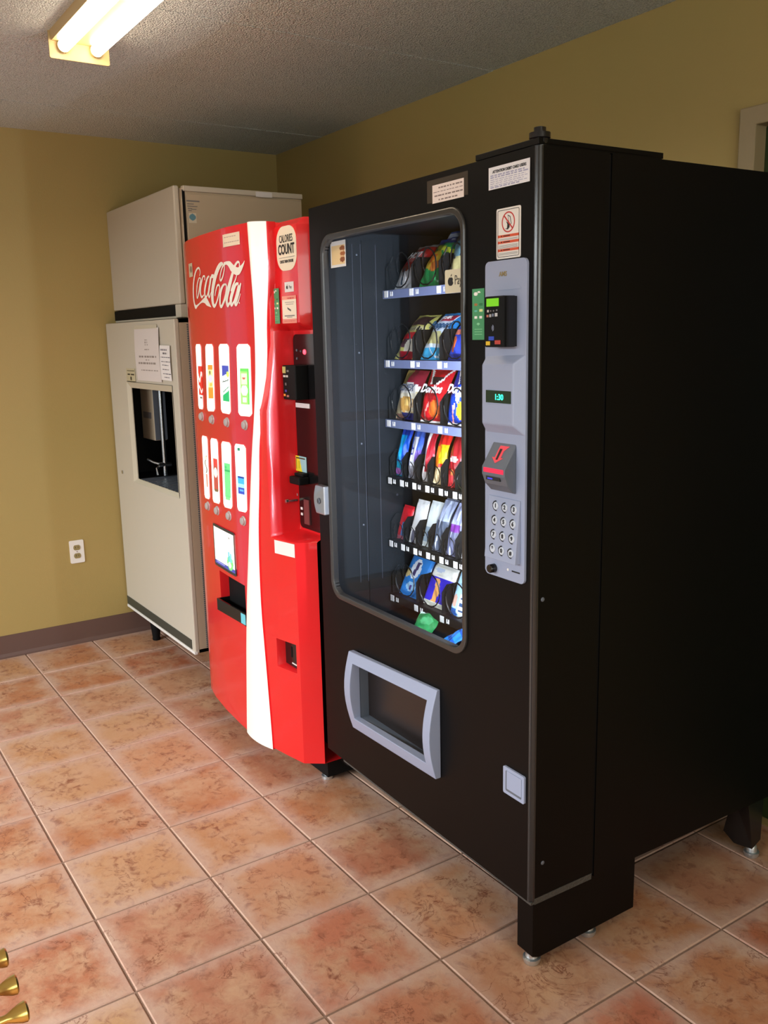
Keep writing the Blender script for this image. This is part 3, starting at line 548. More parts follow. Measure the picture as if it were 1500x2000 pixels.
# ---- selection windows with backlit drink pictures
WN = [[(1.331,1.453),(1.399,1.453),(1.32,1.224),(1.381,1.224)],[(1.456,1.453),(1.536,1.453),(1.433,1.222),(1.517,1.226)],[(1.591,1.453),(1.684,1.453),(1.579,1.226),(1.668,1.225)],[(1.737,1.452),(1.82,1.452),(1.726,1.225),(1.812,1.226)],
      [(1.339,1.129),(1.413,1.13),(1.329,0.898),(1.397,0.901)],[(1.451,1.13),(1.527,1.131),(1.436,0.899),(1.514,0.902)],[(1.563,1.129),(1.654,1.131),(1.55,0.899),(1.634,0.903)],[(1.686,1.132),(1.763,1.132),(1.681,0.907),(1.75,0.908)]]
RED = K(200, 40, 34); W0_ = K(255, 252, 240)
def can(base, *x): return ('r', 0.26, 0.86, 0.24, 0.69, base)
def cut(fn): return ('p', fn, None)
PNT = [
 layers(W0_, ('r', 0.3, 1.0, 0.22, 0.67, RED), ('p', lambda s, t: abs(t - 0.5 - 0.06 * math.sin(s * 9)) < 0.03 and s > 0.3, W0_), ('p', lambda s, t: s > 0.3 and abs(t - 0.31 + 0.04 * math.cos(s * 8)) < 0.02, W0_), ('r', 0.45, 0.9, 0.17, 0.2, K(90, 90, 80))),
 layers(W0_, ('r', 0.24, 0.86, 0.2, 0.69, K(240, 150, 60)), ('r', 0.24, 0.86, 0.36, 0.62, K(250, 222, 150)), ('e', 0.55, 0.49, 0.26, 0.06, K(200, 200, 215)), ('e', 0.5, 0.58, 0.1, 0.035, K(110, 110, 70)), ('r', 0.24, 0.86, 0.2, 0.33, K(238, 140, 44)), ('r', 0.24, 0.86, 0.63, 0.69, K(240, 140, 50)), ('e', 0.6, 0.4, 0.16, 0.03, K(244, 180, 80))),
 layers(W0_, ('r', 0.26, 0.88, 0.19, 0.69, K(244, 248, 250)), ('p', lambda s, t: 0.26 < s < 0.88 and 0.52 < t < 0.69 and t > 0.55 + 0.1 * (s - 0.4), K(58, 70, 168)), ('e', 0.8, 0.57, 0.14, 0.04, K(200, 222, 90)), ('p', lambda s, t: 0.26 < s < 0.85 and abs(t - 0.47 - 0.06 * (s - 0.5)) < 0.008, K(70, 90, 80)), ('p', lambda s, t: 0.26 < s < 0.9 and 0.18 < t < 0.26 + 0.14 * (s - 0.26), K(20, 170, 96)), ('p', lambda s, t: 0.3 < s < 0.9 and abs(t - 0.3 - 0.16 * (s - 0.26)) < 0.008, K(60, 140, 100))),
 layers(W0_, ('r', 0.2, 0.84, 0.16, 0.66, K(150, 220, 110)), ('r', 0.28, 0.7, 0.44, 0.6, K(214, 240, 190)), ('e', 0.48, 0.53, 0.12, 0.014, K(190, 90, 80)), ('e', 0.5, 0.36, 0.25, 0.075, K(240, 248, 220)), ('r', 0.34, 0.66, 0.19, 0.27, K(224, 244, 208)), ('r', 0.76, 0.84, 0.16, 0.66, K(96, 200, 80)), ('r', 0.2, 0.8, 0.62, 0.66, K(96, 200, 80))),
 layers(W0_, ('p', lambda s, t: abs(s - 0.55 - 0.15 * math.sin(t * 30)) < 0.09 and 0.42 < t < 0.7, K(120, 118, 104)), ('p', lambda s, t: abs(s - 0.6 - 0.2 * (0.4 - t)) < 0.13 and 0.2 < t < 0.4, K(208, 130, 110)), ('e', 0.55, 0.66, 0.25, 0.03, K(214, 206, 190))),
 layers(W0_, ('r', 0.3, 0.84, 0.2, 0.69, K(170, 70, 60)), ('e', 0.56, 0.48, 0.24, 0.075, K(250, 246, 224)), ('r', 0.3, 0.84, 0.58, 0.69, K(206, 60, 56)), ('r', 0.34, 0.8, 0.18, 0.22, K(110, 90, 60))),
 layers(W0_, ('r', 0.24, 0.86, 0.17, 0.68, K(96, 200, 120)), ('r', 0.24, 0.86, 0.55, 0.58, K(40, 160, 90)), ('e', 0.4, 0.62, 0.1, 0.02, K(50, 180, 100)), ('p', lambda s, t: 0.3 < s < 0.8 and 0.2 < t < 0.52 and int(s * 30 + t * 40) % 5 == 0, K(140, 222, 150)), ('r', 0.3, 0.8, 0.13, 0.17, K(120, 210, 130))),
 layers(W0_, ('r', 0.3, 0.5, 0.9, 0.95, K(46, 120, 90)), ('p', lambda s, t: 0.16 < t < 0.86 and (abs(s - 0.22 - 0.2 * sm((t - 0.55) / 0.3)) < 0.04 or abs(s - 0.80 + 0.2 * sm((t - 0.55) / 0.3)) < 0.04), K(190, 214, 228)), ('r', 0.2, 0.8, 0.27, 0.53, K(60, 160, 220)), ('r', 0.2, 0.8, 0.36, 0.42, K(150, 220, 240)), ('r', 0.2, 0.8, 0.27, 0.36, K(50, 70, 170)), ('r', 0.34, 0.7, 0.3, 0.335, K(90, 160, 230)), ('r', 0.2, 0.8, 0.5, 0.53, K(30, 60, 140))),
]
NM = ['red can', 'orange can', 'white, blue and green can', 'pale green can', 'pale brown-print can', 'red and brown can', 'bright green can', 'blue-labelled water bottle']
for k, (c, pf) in enumerate(zip(WN, PNT)):
    (tl, tr, bl, br) = c
    def f(s, t, tl=tl, tr=tr, bl=bl, br=br):
        x = (bl[0] * (1 - s) + br[0] * s) * (1 - t) + (tl[0] * (1 - s) + tr[0] * s) * t; z = (bl[1] * (1 - s) + br[1] * s) * (1 - t) + (tl[1] * (1 - s) + tr[1] * s) * t
        return (x - CO[0], prof(x) - 0.0015 - CO[1], z - CO[2])
    grid_sheet('selection_window', f, 28, 72, rounded(pf, 0.22, 0.075), M['lit'], cm, label='backlit selection window showing a ' + NM[k])
for x, z in [(1.359,1.198),(1.483,1.196),(1.63,1.197),(1.765,1.197),(1.368,0.873),(1.48,0.874),(1.6,0.875),(1.722,0.877)]:
    y = prof(x); mb = MB(); mb.lathe((x, y + 0.002, z), (0.06, -1, 0), [(0, 0.0165), (0.004, 0.0165), (0.006, 0.0135), (0.011, 0.0125), (0.013, 0.009)], 20); mb.build('select_button', M['button'], cm, smooth=True, off=CO)
def curved(name, x0, x1, z0, z1, nx, ny, pf, m, off=0.0015, label=None, par=cm):
    return grid_sheet(name, lambda s, t: ((x0 + (x1 - x0) * s) - CO[0], prof(x0 + (x1 - x0) * s) - off - CO[1], z0 + (z1 - z0) * t), nx, ny, pf, m, par, label=label)
curved('sticker', 1.680, 1.791, 1.752, 1.790, 40, 14, textlines([(0.68, 0.76, 0.1, 0.8), (0.3, 0.38, 0.1, 0.95)], K(240, 222, 200), K(190, 160, 150)), M['card'], label='white slip of paper with two faint lines')
curved('sticker', 1.300, 1.352, 1.685, 1.731, 12, 14, layers(K(206, 190, 160), ('e', 0.6, 0.55, 0.25, 0.25, K(130, 110, 84))), M['card'], label='small torn tan sticker at the upper left edge')
curved('sticker', 1.900, 1.999, 0.799, 0.842, 4, 2, lambda s, t: K(236, 230, 226), M['card'], label='blank white label below the pay station')
sc_ = grid_sheet('info_panel', lambda s, t: (1.425 + 0.218 * s - CO[0], prof(1.425 + 0.218 * s) - 0.004 - CO[1], 0.668 + 0.154 * t - CO[2]), 48, 48, rounded(layers(K(34, 34, 34), ('r', 0.045, 0.95, 0.06, 0.93, W0_), ('r', 0.045, 0.95, 0.06, 0.15, K(58, 66, 150)), ('e', 0.76, 0.25, 0.13, 0.17, K(110, 206, 110)), ('r', 0.68, 0.74, 0.28, 0.5, K(90, 180, 200)), ('r', 0.78, 0.84, 0.28, 0.48, K(110, 200, 216)), ('e', 0.74, 0.2, 0.07, 0.07, K(220, 246, 200)), ('e', 0.76, 0.82, 0.025, 0.03, K(120, 120, 120)), ('r', 0.12, 0.5, 0.1, 0.115, K(150, 156, 210))), 0.05, 0.05), M['lit'], cm, label='framed lit information panel with blue and green artwork')
# dispenser tray
mb = MB(); mb.box(1.464, 1.704, -1.080, -1.074, 0.509, 0.552).box(1.464, 1.470, -1.075, -1.03, 0.509, 0.552).box(1.698, 1.704, -1.075, -1.03, 0.509, 0.552).box(1.464, 1.704, -1.075, -1.03, 0.509, 0.514)
mb.build('delivery_tray', M['blackgloss'], cm, off=CO)
MB().box(1.470, 1.701, -1.032, -1.0285, 0.512, 0.645).build('delivery_flap', M['blackmatte'], cm, off=CO)
MB().box(1.668, 1.704, -1.0815, -1.080, 0.512, 0.548).build('sticker', mat('cyan_sticker', K(110, 206, 222), 0.5), cm, off=CO, label='small cyan sticker on the black tray')
MB().box(1.891, 1.981, -1.029, -1.0245, 0.424, 0.506).build('coin_return', M['blackgloss'], cm, off=CO)
MB().box(1.930, 1.937, -1.0305, -1.029, 0.455, 0.490).build('coin_flap', M['blackmatte'], cm, off=CO); MB().box(1.936, 1.966, -1.0305, -1.029, 0.434, 0.438).build('coin_lip', M['white'], cm, off=CO)
# header stickers
YH = -1.0025
cc = MB(); cc.prism(rrect(1.899, 2.022, 1.664, 1.791, 0.045, 8), [], *XZ(YH - 0.001, YH + 0.001)); cc = cc.build('calorie_sticker', mat('cream_sticker', K(238, 226, 204), 0.5), cm, off=CO, label='oblong cream sticker reading CALORIES COUNT')
def ct(b, size, x, z, m_=None, xs_=1.0, bold=0.0, par=cm, y=YH - 0.0015, **k): return text(b, size, (x - CO[0], y - CO[1], z - CO[2]), m_ or M['ink'], par, xs=xs_, bold=bold, **k)
ct('CALORIES', 0.030, 1.9605, 1.7545, xs_=0.62, bold=0.0002, par=cc); ct('COUNT', 0.040, 1.9605, 1.724, xs_=0.70, bold=0.0012, par=cc)
ct('CHECK THEN CHOOSE', 0.011, 1.9605, 1.690, xs_=0.72, bold=0.0003, par=cc)
MB().box(1.913, 2.010, YH - 0.0016, YH - 0.001, 1.7015, 1.7025).build('rule', M['greyink'], cc, off=CO)
py = MB().box(1.941, 1.996, YH - 0.001, YH + 0.001, 1.602, 1.631).build('pay_sticker', M['paper'], cm, off=CO, label='small white contactless payment sticker')
def apple(mb, cx, cz, r, y):
    P = []
    for k in range(40):
        a = 2 * PI * k / 40; rr = r * (1 + 0.06 * math.cos(2 * a)) * (1 - 0.16 * math.exp(-((a - PI / 2) / 0.25) ** 2)) * (1 - 0.06 * math.exp(-((a - 3 * PI / 2) / 0.3) ** 2))
        x = cx + rr * 0.92 * math.cos(a); z = cz + rr * math.sin(a)
        bx, bz, br = cx + r * 1.12, cz + r * 0.12, r * 0.42; d = math.hypot(x - bx, z - bz)
        if d < br: x = bx - br * abs(bx - x) / d if d else x - br; z = bz + br * (z - bz) / d
        P.append((x, z))
    mb.prism(P, [], *XZ(y - 0.0004, y)); mb.prism([(cx + r * 0.05, cz + r * 1.0), (cx + r * 0.12, cz + r * 1.32), (cx + r * 0.45, cz + r * 1.6), (cx + r * 0.4, cz + r * 1.25)], [], *XZ(y - 0.0004, y)); return mb
apple(MB(), 1.956, 1.6155, 0.0055, YH - 0.001).build('emblem', M['ink'], py, off=CO); ct('Pay', 0.012, 1.977, 1.6158, M['greyink'], par=py)
GREEN = lambda dark=K(74, 152, 104): layers(dark, ('e', 0.3, 0.9, 0.18, 0.035, WHT), ('e', 0.55, 0.93, 0.12, 0.02, WHT), ('e', 0.3, 0.69, 0.14, 0.03, K(170, 110, 60)), ('e', 0.72, 0.69, 0.16, 0.03, K(40, 120, 70)), ('e', 0.3, 0.57, 0.13, 0.02, K(100, 190, 170)), ('r', 0.58, 0.86, 0.545, 0.595, K(230, 235, 160)), ('r', 0.16, 0.42, 0.42, 0.47, WHT), ('r', 0.58, 0.84, 0.42, 0.47, WHT), ('e', 0.5, 0.31, 0.14, 0.02, K(140, 210, 160)), ('r', 0.2, 0.8, 0.2, 0.21, K(120, 190, 140)), ('r', 0.2, 0.8, 0.15, 0.16, K(120, 190, 140)), ('r', 0.2, 0.8, 0.1, 0.11, K(120, 190, 140)))
grid_sheet('green_sticker', lambda s, t: (1.862 + 0.044 * s - CO[0], YH - 0.0035 - CO[1], 1.511 + 0.105 * t - CO[2]), 22, 60, GREEN(), M['card'], cm, label='tall green payment sticker')
def warn_paint(s, t):
    c = K(240, 226, 206)
    if t > 0.86: c = K(236, 150, 130)
    if t < 0.15: c = K(232, 140, 124)
    if 0.89 < t < 0.935 and 0.35 < s < 0.85 and int(s * 40) % 4: c = K(190, 40, 36)
    if 0.06 < t < 0.1 and 0.12 < s < 0.88 and int(s * 40) % 4: c = K(190, 70, 60)
    if 0.74 < t < 0.77 and 0.2 < s < 0.85 or 0.69 < t < 0.71 and 0.25 < s < 0.8: c = K(150, 140, 130)
    if abs(t - 0.5 - (s - 0.5) * -0.45) < 0.035 and 0.35 < s < 0.62: c = K(60, 60, 60)
    if 0.26 < t < 0.3 and 0.15 < s < 0.85 or 0.21 < t < 0.23 and 0.3 < s < 0.7: c = K(130, 124, 120)
    return c
grid_sheet('warning_sticker', lambda s, t: (1.921 + 0.088 * s - CO[0], YH - 0.001 - CO[1], 1.511 + 0.080 * t - CO[2]), 36, 44, warn_paint, M['card'], cm, label='red and cream warning sticker')
# pay station in the pocket
YP = -0.956
pp = MB(); pp.prism(rrect(1.902, 2.040, 0.872, 1.478, 0.018), [], *XZ(YP - 0.006, YP + 0.004)); pp.build('pay_panel', M['blackgloss'], cm, off=CO, label='black pay station panel')
MB().lathe((1.974, YP - 0.006, 1.425), (0, -1, 0), [(0, 0.008), (0.003, 0.007), (0.005, 0.003)], 14).build('indicator', M['redled'], cm, off=CO, label='glowing red indicator')
for x, z, r in ((1.925, 1.43, 0.004), (1.925, 1.405, 0.004), (1.95, 1.427, 0.003)): MB().cyl((x, YP - 0.006, z), (x, YP - 0.008, z), r, n=10).build('indicator', M['ctrl2'], cm, off=CO)
rd = MB().box(1.907, 1.99, YP - 0.05, YP - 0.006, 1.282, 1.386).build('card_reader', M['blackmatte'], cm, off=CO, bevel=0.003, label='black card reader')
for (a, b, z0, z1, c) in ((0.0, 0.02, 1.362, 1.382, K(190, 180, 110)), (0.028, 0.04, 1.366, 1.372, K(120, 116, 110)), (0.004, 0.018, 1.350, 1.356, K(210, 204, 196)), (0.022, 0.034, 1.350, 1.356, K(210, 204, 196)), (0.014, 0.022, 1.325, 1.333, K(110, 110, 108)), (0.012, 0.022, 1.305, 1.312, K(60, 70, 160)), (0.002, 0.014, 1.292, 1.299, K(236, 150, 60)), (0.022, 0.036, 1.290, 1.296, K(170, 110, 100))):
    MB().box(1.909 + a, 1.909 + b, YP - 0.0508, YP - 0.05, z0, z1).build('reader_key', mat('reader_print', c, 0.5), rd, off=CO)
MB().box(1.906, 1.994, YP - 0.008, YP - 0.006, 1.255, 1.269).build('sticker', M['paper'], cm, off=CO, label='narrow white label under the card reader')
grid_sheet('bill_sticker', lambda s, t: (1.885 + 0.076 * s - CO[0], YP - 0.0075 - CO[1], 1.053 + 0.049 * t - CO[2]), 26, 22, layers(K(228, 218, 50), ('p', lambda s, t: s + 0.25 * t > 0.62, K(150, 196, 204)), ('r', 0.1, 0.9, 0.82, 0.9, K(60, 60, 40)), ('r', 0.1, 0.16, 0.15, 0.8, K(60, 60, 40)), ('r', 0.3, 0.42, 0.2, 0.7, K(190, 180, 30))), M['card'], cm, label='yellow and pale blue banknote sticker')
mb = MB(); mb.box(1.91, 1.975, -1.0, YP - 0.006, 1.018, 1.042); mb.box(1.915, 1.97, -0.985, YP - 0.006, 1.042, 1.052); mb.build('bill_slot', M['blackmatte'], cm, off=CO, bevel=0.004, label='black bill slot mouth')
MB().lathe((1.887, YP - 0.006, 0.957), (0, -1, 0), [(0, 0.006), (0.03, 0.005), (0.034, 0.008), (0.042, 0.007), (0.044, 0.002)], 14).build('coin_lever', M['steel'], cm, off=CO, smooth=True)
MB().prism([(1.882, 0.972), (1.894, 0.972), (1.888, 0.985)], [], *XZ(YP - 0.008, YP - 0.006)).build('arrow_mark', M['button'], cm, off=CO)
MB().box(1.937, 1.970, YP - 0.01, YP - 0.006, 0.888, 0.967).build('coin_plate', mat('maroon_plate', K(110, 62, 62), 0.35), cm, off=CO, label='maroon coin plate')
for z in (0.93, 0.912): MB().box(1.911, 1.923, YP - 0.0075, YP - 0.006, z, z + 0.008).build('indicator', M['white'], cm, off=CO)
# base beam and foot
MB().box(1.83, 1.975, -0.935, -0.5, 0.022, 0.082).build('base_beam', M['blackmatte'], cm, off=CO); MB().box(1.20, 1.36, -0.935, -0.5, 0.022, 0.082).build('base_beam', M['blackmatte'], cm, off=CO)
MB().box(1.18, 2.05, -0.90, -0.2, 0.082, 0.114).build('underframe', M['blackmatte'], cm, off=CO)
for x, y in ((1.935, -0.915), (1.25, -0.915), (1.935, -0.52), (1.25, -0.52)): MB().lathe((x, y, 0), (0, 0, 1), [(0, 0.02), (0.01, 0.02), (0.012, 0.012), (0.024, 0.012)], 16).build('foot', M['zinc'], cm, off=CO, smooth=True)

# ---------------------------------------------------------------- black snack machine
TH = -0.028690998; SX, SY = 2.08702758, -0.99449307
CT, ST = math.cos(TH), math.sin(TH)
def wpt(u, v, z): return (SX + u * CT - v * ST, SY + u * ST + v * CT, z)
sm_ = thing('snack_machine', 'large matte black glass-front snack vending machine with grey keypad column', 'vending machine', (SX, SY, 0), TH)
W0 = 0.961; ZB, ZT = 0.186, 1.824; Bk = M['black']
def UZ(v0, v1): return (lambda a, b: (a, v0, b)), (lambda a, b: (a, v1, b))
mb = MB(); mb.prism(rect(0, 0.949, ZB + 0.004, ZT), [rrect(0.084, 0.715, 0.7235, 1.7295, 0.042, 6), rect(0.205, 0.592, 0.352, 0.575)], *UZ(0.0, 0.012))
mb.box(0, 0.004, 0.012, 0.192, ZB + 0.004, ZT).box(0.955, 0.961, 0.012, 0.192, ZB + 0.004, ZT).box(0.004, 0.955, 0.012, 0.192, ZT - 0.004, ZT).box(0.004, 0.955, 0.012, 0.192, ZB + 0.004, ZB + 0.008)
door = mb.build('door', Bk, sm_)
mb = MB(); n = 8; P = [(0.949 + 0.012 * math.sin(PI / 2 * k / n), 0.012 - 0.012 * math.cos(PI / 2 * k / n)) for k in range(n + 1)]
P = P + [(0.949, 0.012)]
mb.prism(P, [], lambda a, b: (a, b, ZB + 0.004), lambda a, b: (a, b, ZT)); mb.build('rounded_edge', M['edge'], sm_, smooth=True)
mb = MB(); mb.box(0.955, 0.961, 0.199, 0.87, ZB, ZT).box(0, 0.006, 0.199, 0.87, ZB, ZT).box(0.006, 0.955, 0.199, 0.87, ZT - 0.006, ZT).box(0.006, 0.955, 0.03, 0.87, ZB, ZB + 0.006).box(0.006, 0.955, 0.864, 0.87, ZB, ZT)
mb.build('cabinet', Bk, sm_)
MB().box(0.9545, 0.9575, 0.190, 0.201, ZB + 0.005, ZT - 0.002).build('door_gap', M['blackmatte'], sm_)
MB().box(0.76, 0.958, 0.002, 0.354, ZT + 0.002, ZT + 0.014).box(0.90, 0.958, 0.02, 0.35, ZT, ZT + 0.006).build('hinge_plate', Bk, sm_, bevel=0.001)
MB().lathe((0.941, 0.02, ZT), (0, 0, 1), [(0, 0.016), (0.008, 0.018), (0.014, 0.018), (0.016, 0.021), (0.026, 0.021), (0.028, 0.012), (0.036, 0.012), (0.038, 0.006)], 20).build('hinge_cap', M['blackgloss'], sm_, smooth=True)
for v, z in ((0.0246, 0.907), (0.0349, 0.281)): MB().lathe((0.9605, v, z), (1, 0, 0), [(0, 0.005), (0.001, 0.005), (0.002, 0.003)], 12).build('screw', M['ctrl2'], sm_)
mb = MB(); mb.box(0.10, 0.9615, 0.0, 0.011, ZB - 0.001, ZB + 0.0045); mb.box(0.953, 0.9618, 0.011, 0.19, ZB - 0.003, ZB + 0.012); mb.build('worn_bottom_edge', M['worn'], sm_, label='chipped grey bottom edge')
# window trim, pane
MB().prism(rrect(0.0685, 0.729, 0.7085, 1.7435, 0.052, 8), [rrect(0.0845, 0.7145, 0.7245, 1.7285, 0.040, 8)], *UZ(-0.006, 0.014)).build('window_trim', M['trim'], sm_, bevel=0.003)
MB().box(0.08, 0.72, 0.014, 0.017, 0.72, 1.735).build('glass_pane', M['pane'], sm_)
# liner
mb = MB()
mb.box(0.026, 0.030, 0.02, 0.80, 0.56, 1.765).box(0.026, 0.73, 0.796, 0.80, 0.56, 1.765).box(0.026, 0.73, 0.02, 0.80, 1.762, 1.766).box(0.727, 0.731, 0.02, 0.80, 0.56, 1.765)
mb.add([(0.026, 0.02, 0.606), (0.731, 0.02, 0.606), (0.731, 0.80, 0.618), (0.026, 0.80, 0.618)], [(0, 1, 2, 3)])
mb.build('liner', M['liner'], sm_)
for v, wd in ((0.118, 0.0018), (0.146, 0.002), (0.196, 0.003)): MB().box(0.0295, 0.0325, v, v + wd, 0.72, 1.73).build('liner_seam', M['lineredge'], sm_)
MB().box(0.0295, 0.034, 0.15, 0.196, 0.65, 1.74).build('hinge_channel', M['liner'], sm_)
for z in (1.70, 1.42, 1.15, 0.9): MB().lathe((0.0305, 0.135, z), (1, 0, 0), [(0, 0.003), (0.001, 0.003), (0.002, 0.001)], 8).build('rivet', M['ctrl2'], sm_)
for z in (1.30, 1.12, 0.98, 0.75): MB().lathe((0.030, 0.26, z), (1, 0, 0), [(0, 0.004), (0.001, 0.004)], 8).build('rivet', M['lineredge'], sm_)
# interior lamp on the hidden right jamb of the window
l = bpy.data.lights.new('interior_lamp', 'AREA'); l.shape = 'RECTANGLE'; l.size = 0.03; l.size_y = 1.0; l.energy = 20; l.color = (0.80, 0.88, 1.0)
lo = bpy.data.objects.new('interior_lamp', l); COL.objects.link(lo); lo.parent = sm_; lo.location = (0.718, 0.05, 1.22)
d = Vector((-0.72, 0.69, 0)).normalized(); up = Vector((0, 0, 1))
mt = Matrix((d.cross(up).normalized(), up, -d)).transposed().to_4x4(); mt.translation = Vector((0.718, 0.05, 1.22)); lo.matrix_local = mt
# trays
ROWZ = [1.588, 1.386, 1.208, 1.032, 0.834, 0.658]
for r, zl in enumerate(ROWZ):
    three = r in (0, 1, 2, 5); pitch = 0.133 if three else 0.0667; n = 5 if three else 10; zf = zl + 0.012
    tr = MB().box(0.032, 0.70, 0.226, 0.74, zf - 0.004, zf - 0.001).build('tray', M['liner'], sm_)
    MB().box(0.033, 0.70, 0.220, 0.226, zl - 0.013, zl + 0.011).build('price_rail', M['rail'] if r < 3 else M['blackmatte'], tr, bevel=0.001)
    hgt = 0.085 if three else 0.078
    for c in range(n + 1):
        u = 0.0415 + pitch * c
        MB().prism([(0.228, zf), (0.228, zf + hgt - 0.022), (0.246, zf + hgt), (0.72, zf + hgt), (0.72, zf)], [], lambda a, b: (u, a, b), lambda a, b: (u + 0.0016, a, b)).build('divider', M['blackmatte'], tr)
        if c < n:
            uc = u + pitch / 2; rr = 0.050 if three else 0.025; pt = 0.085 if three else 0.075; N = 14
            pts = [(uc + rr * math.cos(2 * PI * k / N + 2.2), 0.2295 + pt * max(0.06 * k / N, k / N - 0.8), zf + rr + 0.004 + rr * math.sin(2 * PI * k / N + 2.2)) for k in range(int((0.4 / pt + 0.8) * N))]
            MB().tube(pts, 0.0022 if three else 0.0014, 5).build('coil', M['wire'], tr, smooth=True)
            MB().box(u + 0.003, u + 0.021, 0.2185, 0.220, zl - 0.010, zl + 0.009).build('price_tag', M['white'], tr)
            k0 = u + (0.034 if three else 0.031)
            mb = MB(); mb.box(k0, k0 + 0.003, 0.2190, 0.2198, zl - 0.007, zl + 0.006).box(k0 + 0.006, k0 + 0.013, 0.2190, 0.2198, zl - 0.007, zl - 0.001).box(k0 + 0.008, k0 + 0.013, 0.2190, 0.2198, zl - 0.001, zl + 0.006); mb.build('price_mark', M['white'], tr)
# notices and decals
def plate(name, u0, u1, z0, z1, m, label=None, v=0.0, th=0.0012, par=None, r=0.0):
    o = MB().prism(rrect(u0, u1, z0, z1, r) if r else rect(u0, u1, z0, z1), [], *UZ(v - th, v)).build(name, m, par or sm_)
    if label: o['label'] = label
    return o
def sheet(name, u0, u1, z0, z1, nx, ny, pf, label, v=-0.0012, m=None): return grid_sheet(name, lambda s, t: (u0 + (u1 - u0) * s, v, z0 + (z1 - z0) * t), nx, ny, pf, m or M['card'], sm_, label=label)
n1 = sheet('notice', 0.8085, 0.937, 1.760, 1.804, 90, 34, textlines([(t, t + 0.035, 0.05, e) for t, e in ((0.60, 0.88), (0.51, 0.95), (0.42, 0.9), (0.33, 0.95), (0.24, 0.85), (0.15, 0.93), (0.07, 0.75))], K(232, 230, 234), K(160, 160, 190)), 'white notice with a bold heading near the top right corner')
text('ATTENTION DEBIT CARD USERS', 0.0078, (0.874, -0.0014, 1.794), M['ink'], n1, bold=0.0002, xs=0.92)
tp = plate('tape', 0.584, 0.737, 1.762, 1.811, M['tape'], 'glossy clear tape holding the small notice', th=0.0006)
n2 = sheet('notice', 0.606, 0.7235, 1.7595, 1.7985, 60, 26, textlines([(0.78, 0.84, 0.2, 0.95), (0.56, 0.63, 0.04, 0.96), (0.34, 0.41, 0.06, 0.96), (0.12, 0.18, 0.2, 0.8)], K(232, 218, 212), K(128, 112, 108)), 'small pinkish white notice taped above the window')
wd_ = plate('warning_decal', 0.8345, 0.9105, 1.619, 1.7190, mat('decal_white', K(232, 226, 218), 0.5), 'white warning decal with a red prohibition ring and three orange bands', r=0.004)
DC = lambda nm, m_, mb: mb.build(nm, m_, wd_)
mo = mat('decal_orange', K(214, 84, 48), 0.5); mr = mat('decal_red', K(196, 50, 44), 0.5)
mb = MB(); mb.prism(rrect(0.8385, 0.9065, 1.6225, 1.7155, 0.004), [rrect(0.8395, 0.9055, 1.6235, 1.7145, 0.003)], *UZ(-0.0016, -0.0012)); DC('border', M['ink'], mb)
cu, cz = 0.8725, 1.6905; circ = lambda r: [(cu + r * math.cos(2 * PI * k / 32), cz + r * 1.0 * math.sin(2 * PI * k / 32)) for k in range(32)]
mb = MB(); mb.prism(circ(0.0205), [circ(0.0180)], *UZ(-0.0017, -0.0012)); mb.prism([(cu - 0.0145, cz + 0.0125), (cu - 0.0125, cz + 0.0145), (cu + 0.0145, cz - 0.0125), (cu + 0.0125, cz - 0.0145)], [], *UZ(-0.0017, -0.0012)); DC('prohibition_ring', mr, mb)
mb = MB(); q = [(-0.002, 0.014), (0.006, 0.011), (0.010, -0.004), (0.003, -0.008)]; q2 = [(-0.001, 0.0122), (0.0048, 0.0098), (0.0086, -0.0036), (0.0036, -0.0066)]
mb.prism([(cu + a, cz + b) for a, b in q], [[(cu + a, cz + b) for a, b in q2]], *UZ(-0.0016, -0.0012))
mb.prism([(cu - 0.011, cz - 0.013), (cu - 0.004, cz - 0.012), (cu - 0.003, cz - 0.004), (cu - 0.007, cz + 0.002), (cu + 0.002, cz - 0.003), (cu + 0.004, cz - 0.010), (cu - 0.001, cz - 0.0145)], [], *UZ(-0.0016, -0.0012)); DC('pictogram', M['ink'], mb)
for z in (1.6612, 1.6492, 1.6335): DC('band', mo, MB().box(0.8398, 0.9052, -0.0016, -0.0012, z, z + 0.0052)); DC('print_line', M['ink'], MB().box(0.850, 0.853, -0.0019, -0.0016, z + 0.0016, z + 0.004).box(0.857, 0.878, -0.0019, -0.0016, z + 0.002, z + 0.0036))
for z in (1.6578, 1.6560, 1.6455, 1.6436, 1.6417, 1.6398, 1.6300, 1.6282, 1.6264): DC('print_line', M['greyink'], MB().box(0.8425, 0.902, -0.0014, -0.0012, z, z + 0.0007))
sheet('green_sticker', 0.752, 0.794, 1.455, 1.5635, 22, 60, GREEN(K(72, 150, 100)), 'tall green payment sticker left of the keypad column')
ap = plate('payment_sticker', 0.633, 0.7135, 1.560, 1.612, mat('cream_card', K(214, 206, 178), 0.5), 'cream contactless payment sticker inside the window corner', v=0.0135, r=0.004)
apple(MB(), 0.655, 1.5855, 0.0105, 0.0122).build('emblem', M['ink'], ap); text('Pay', 0.030, (0.6835, 0.0120, 1.587), M['ink'], ap, xs=0.66, bold=-0.0002)
sheet('food_sticker', 0.096, 0.180, 1.655, 1.724, 30, 30, layers(K(220, 222, 226), ('r', 0.06, 0.92, 0.1, 0.84, K(226, 200, 152)), ('e', 0.78, 0.7, 0.17, 0.1, K(150, 88, 50)), ('e', 0.8, 0.5, 0.17, 0.09, K(164, 96, 54)), ('e', 0.78, 0.28, 0.17, 0.1, K(140, 80, 48)), ('e', 0.74, 0.6, 0.1, 0.04, K(226, 190, 150)), ('e', 0.74, 0.4, 0.1, 0.04, K(222, 182, 140))), 'small food picture sticker in the top left corner of the window', v=0.0132)
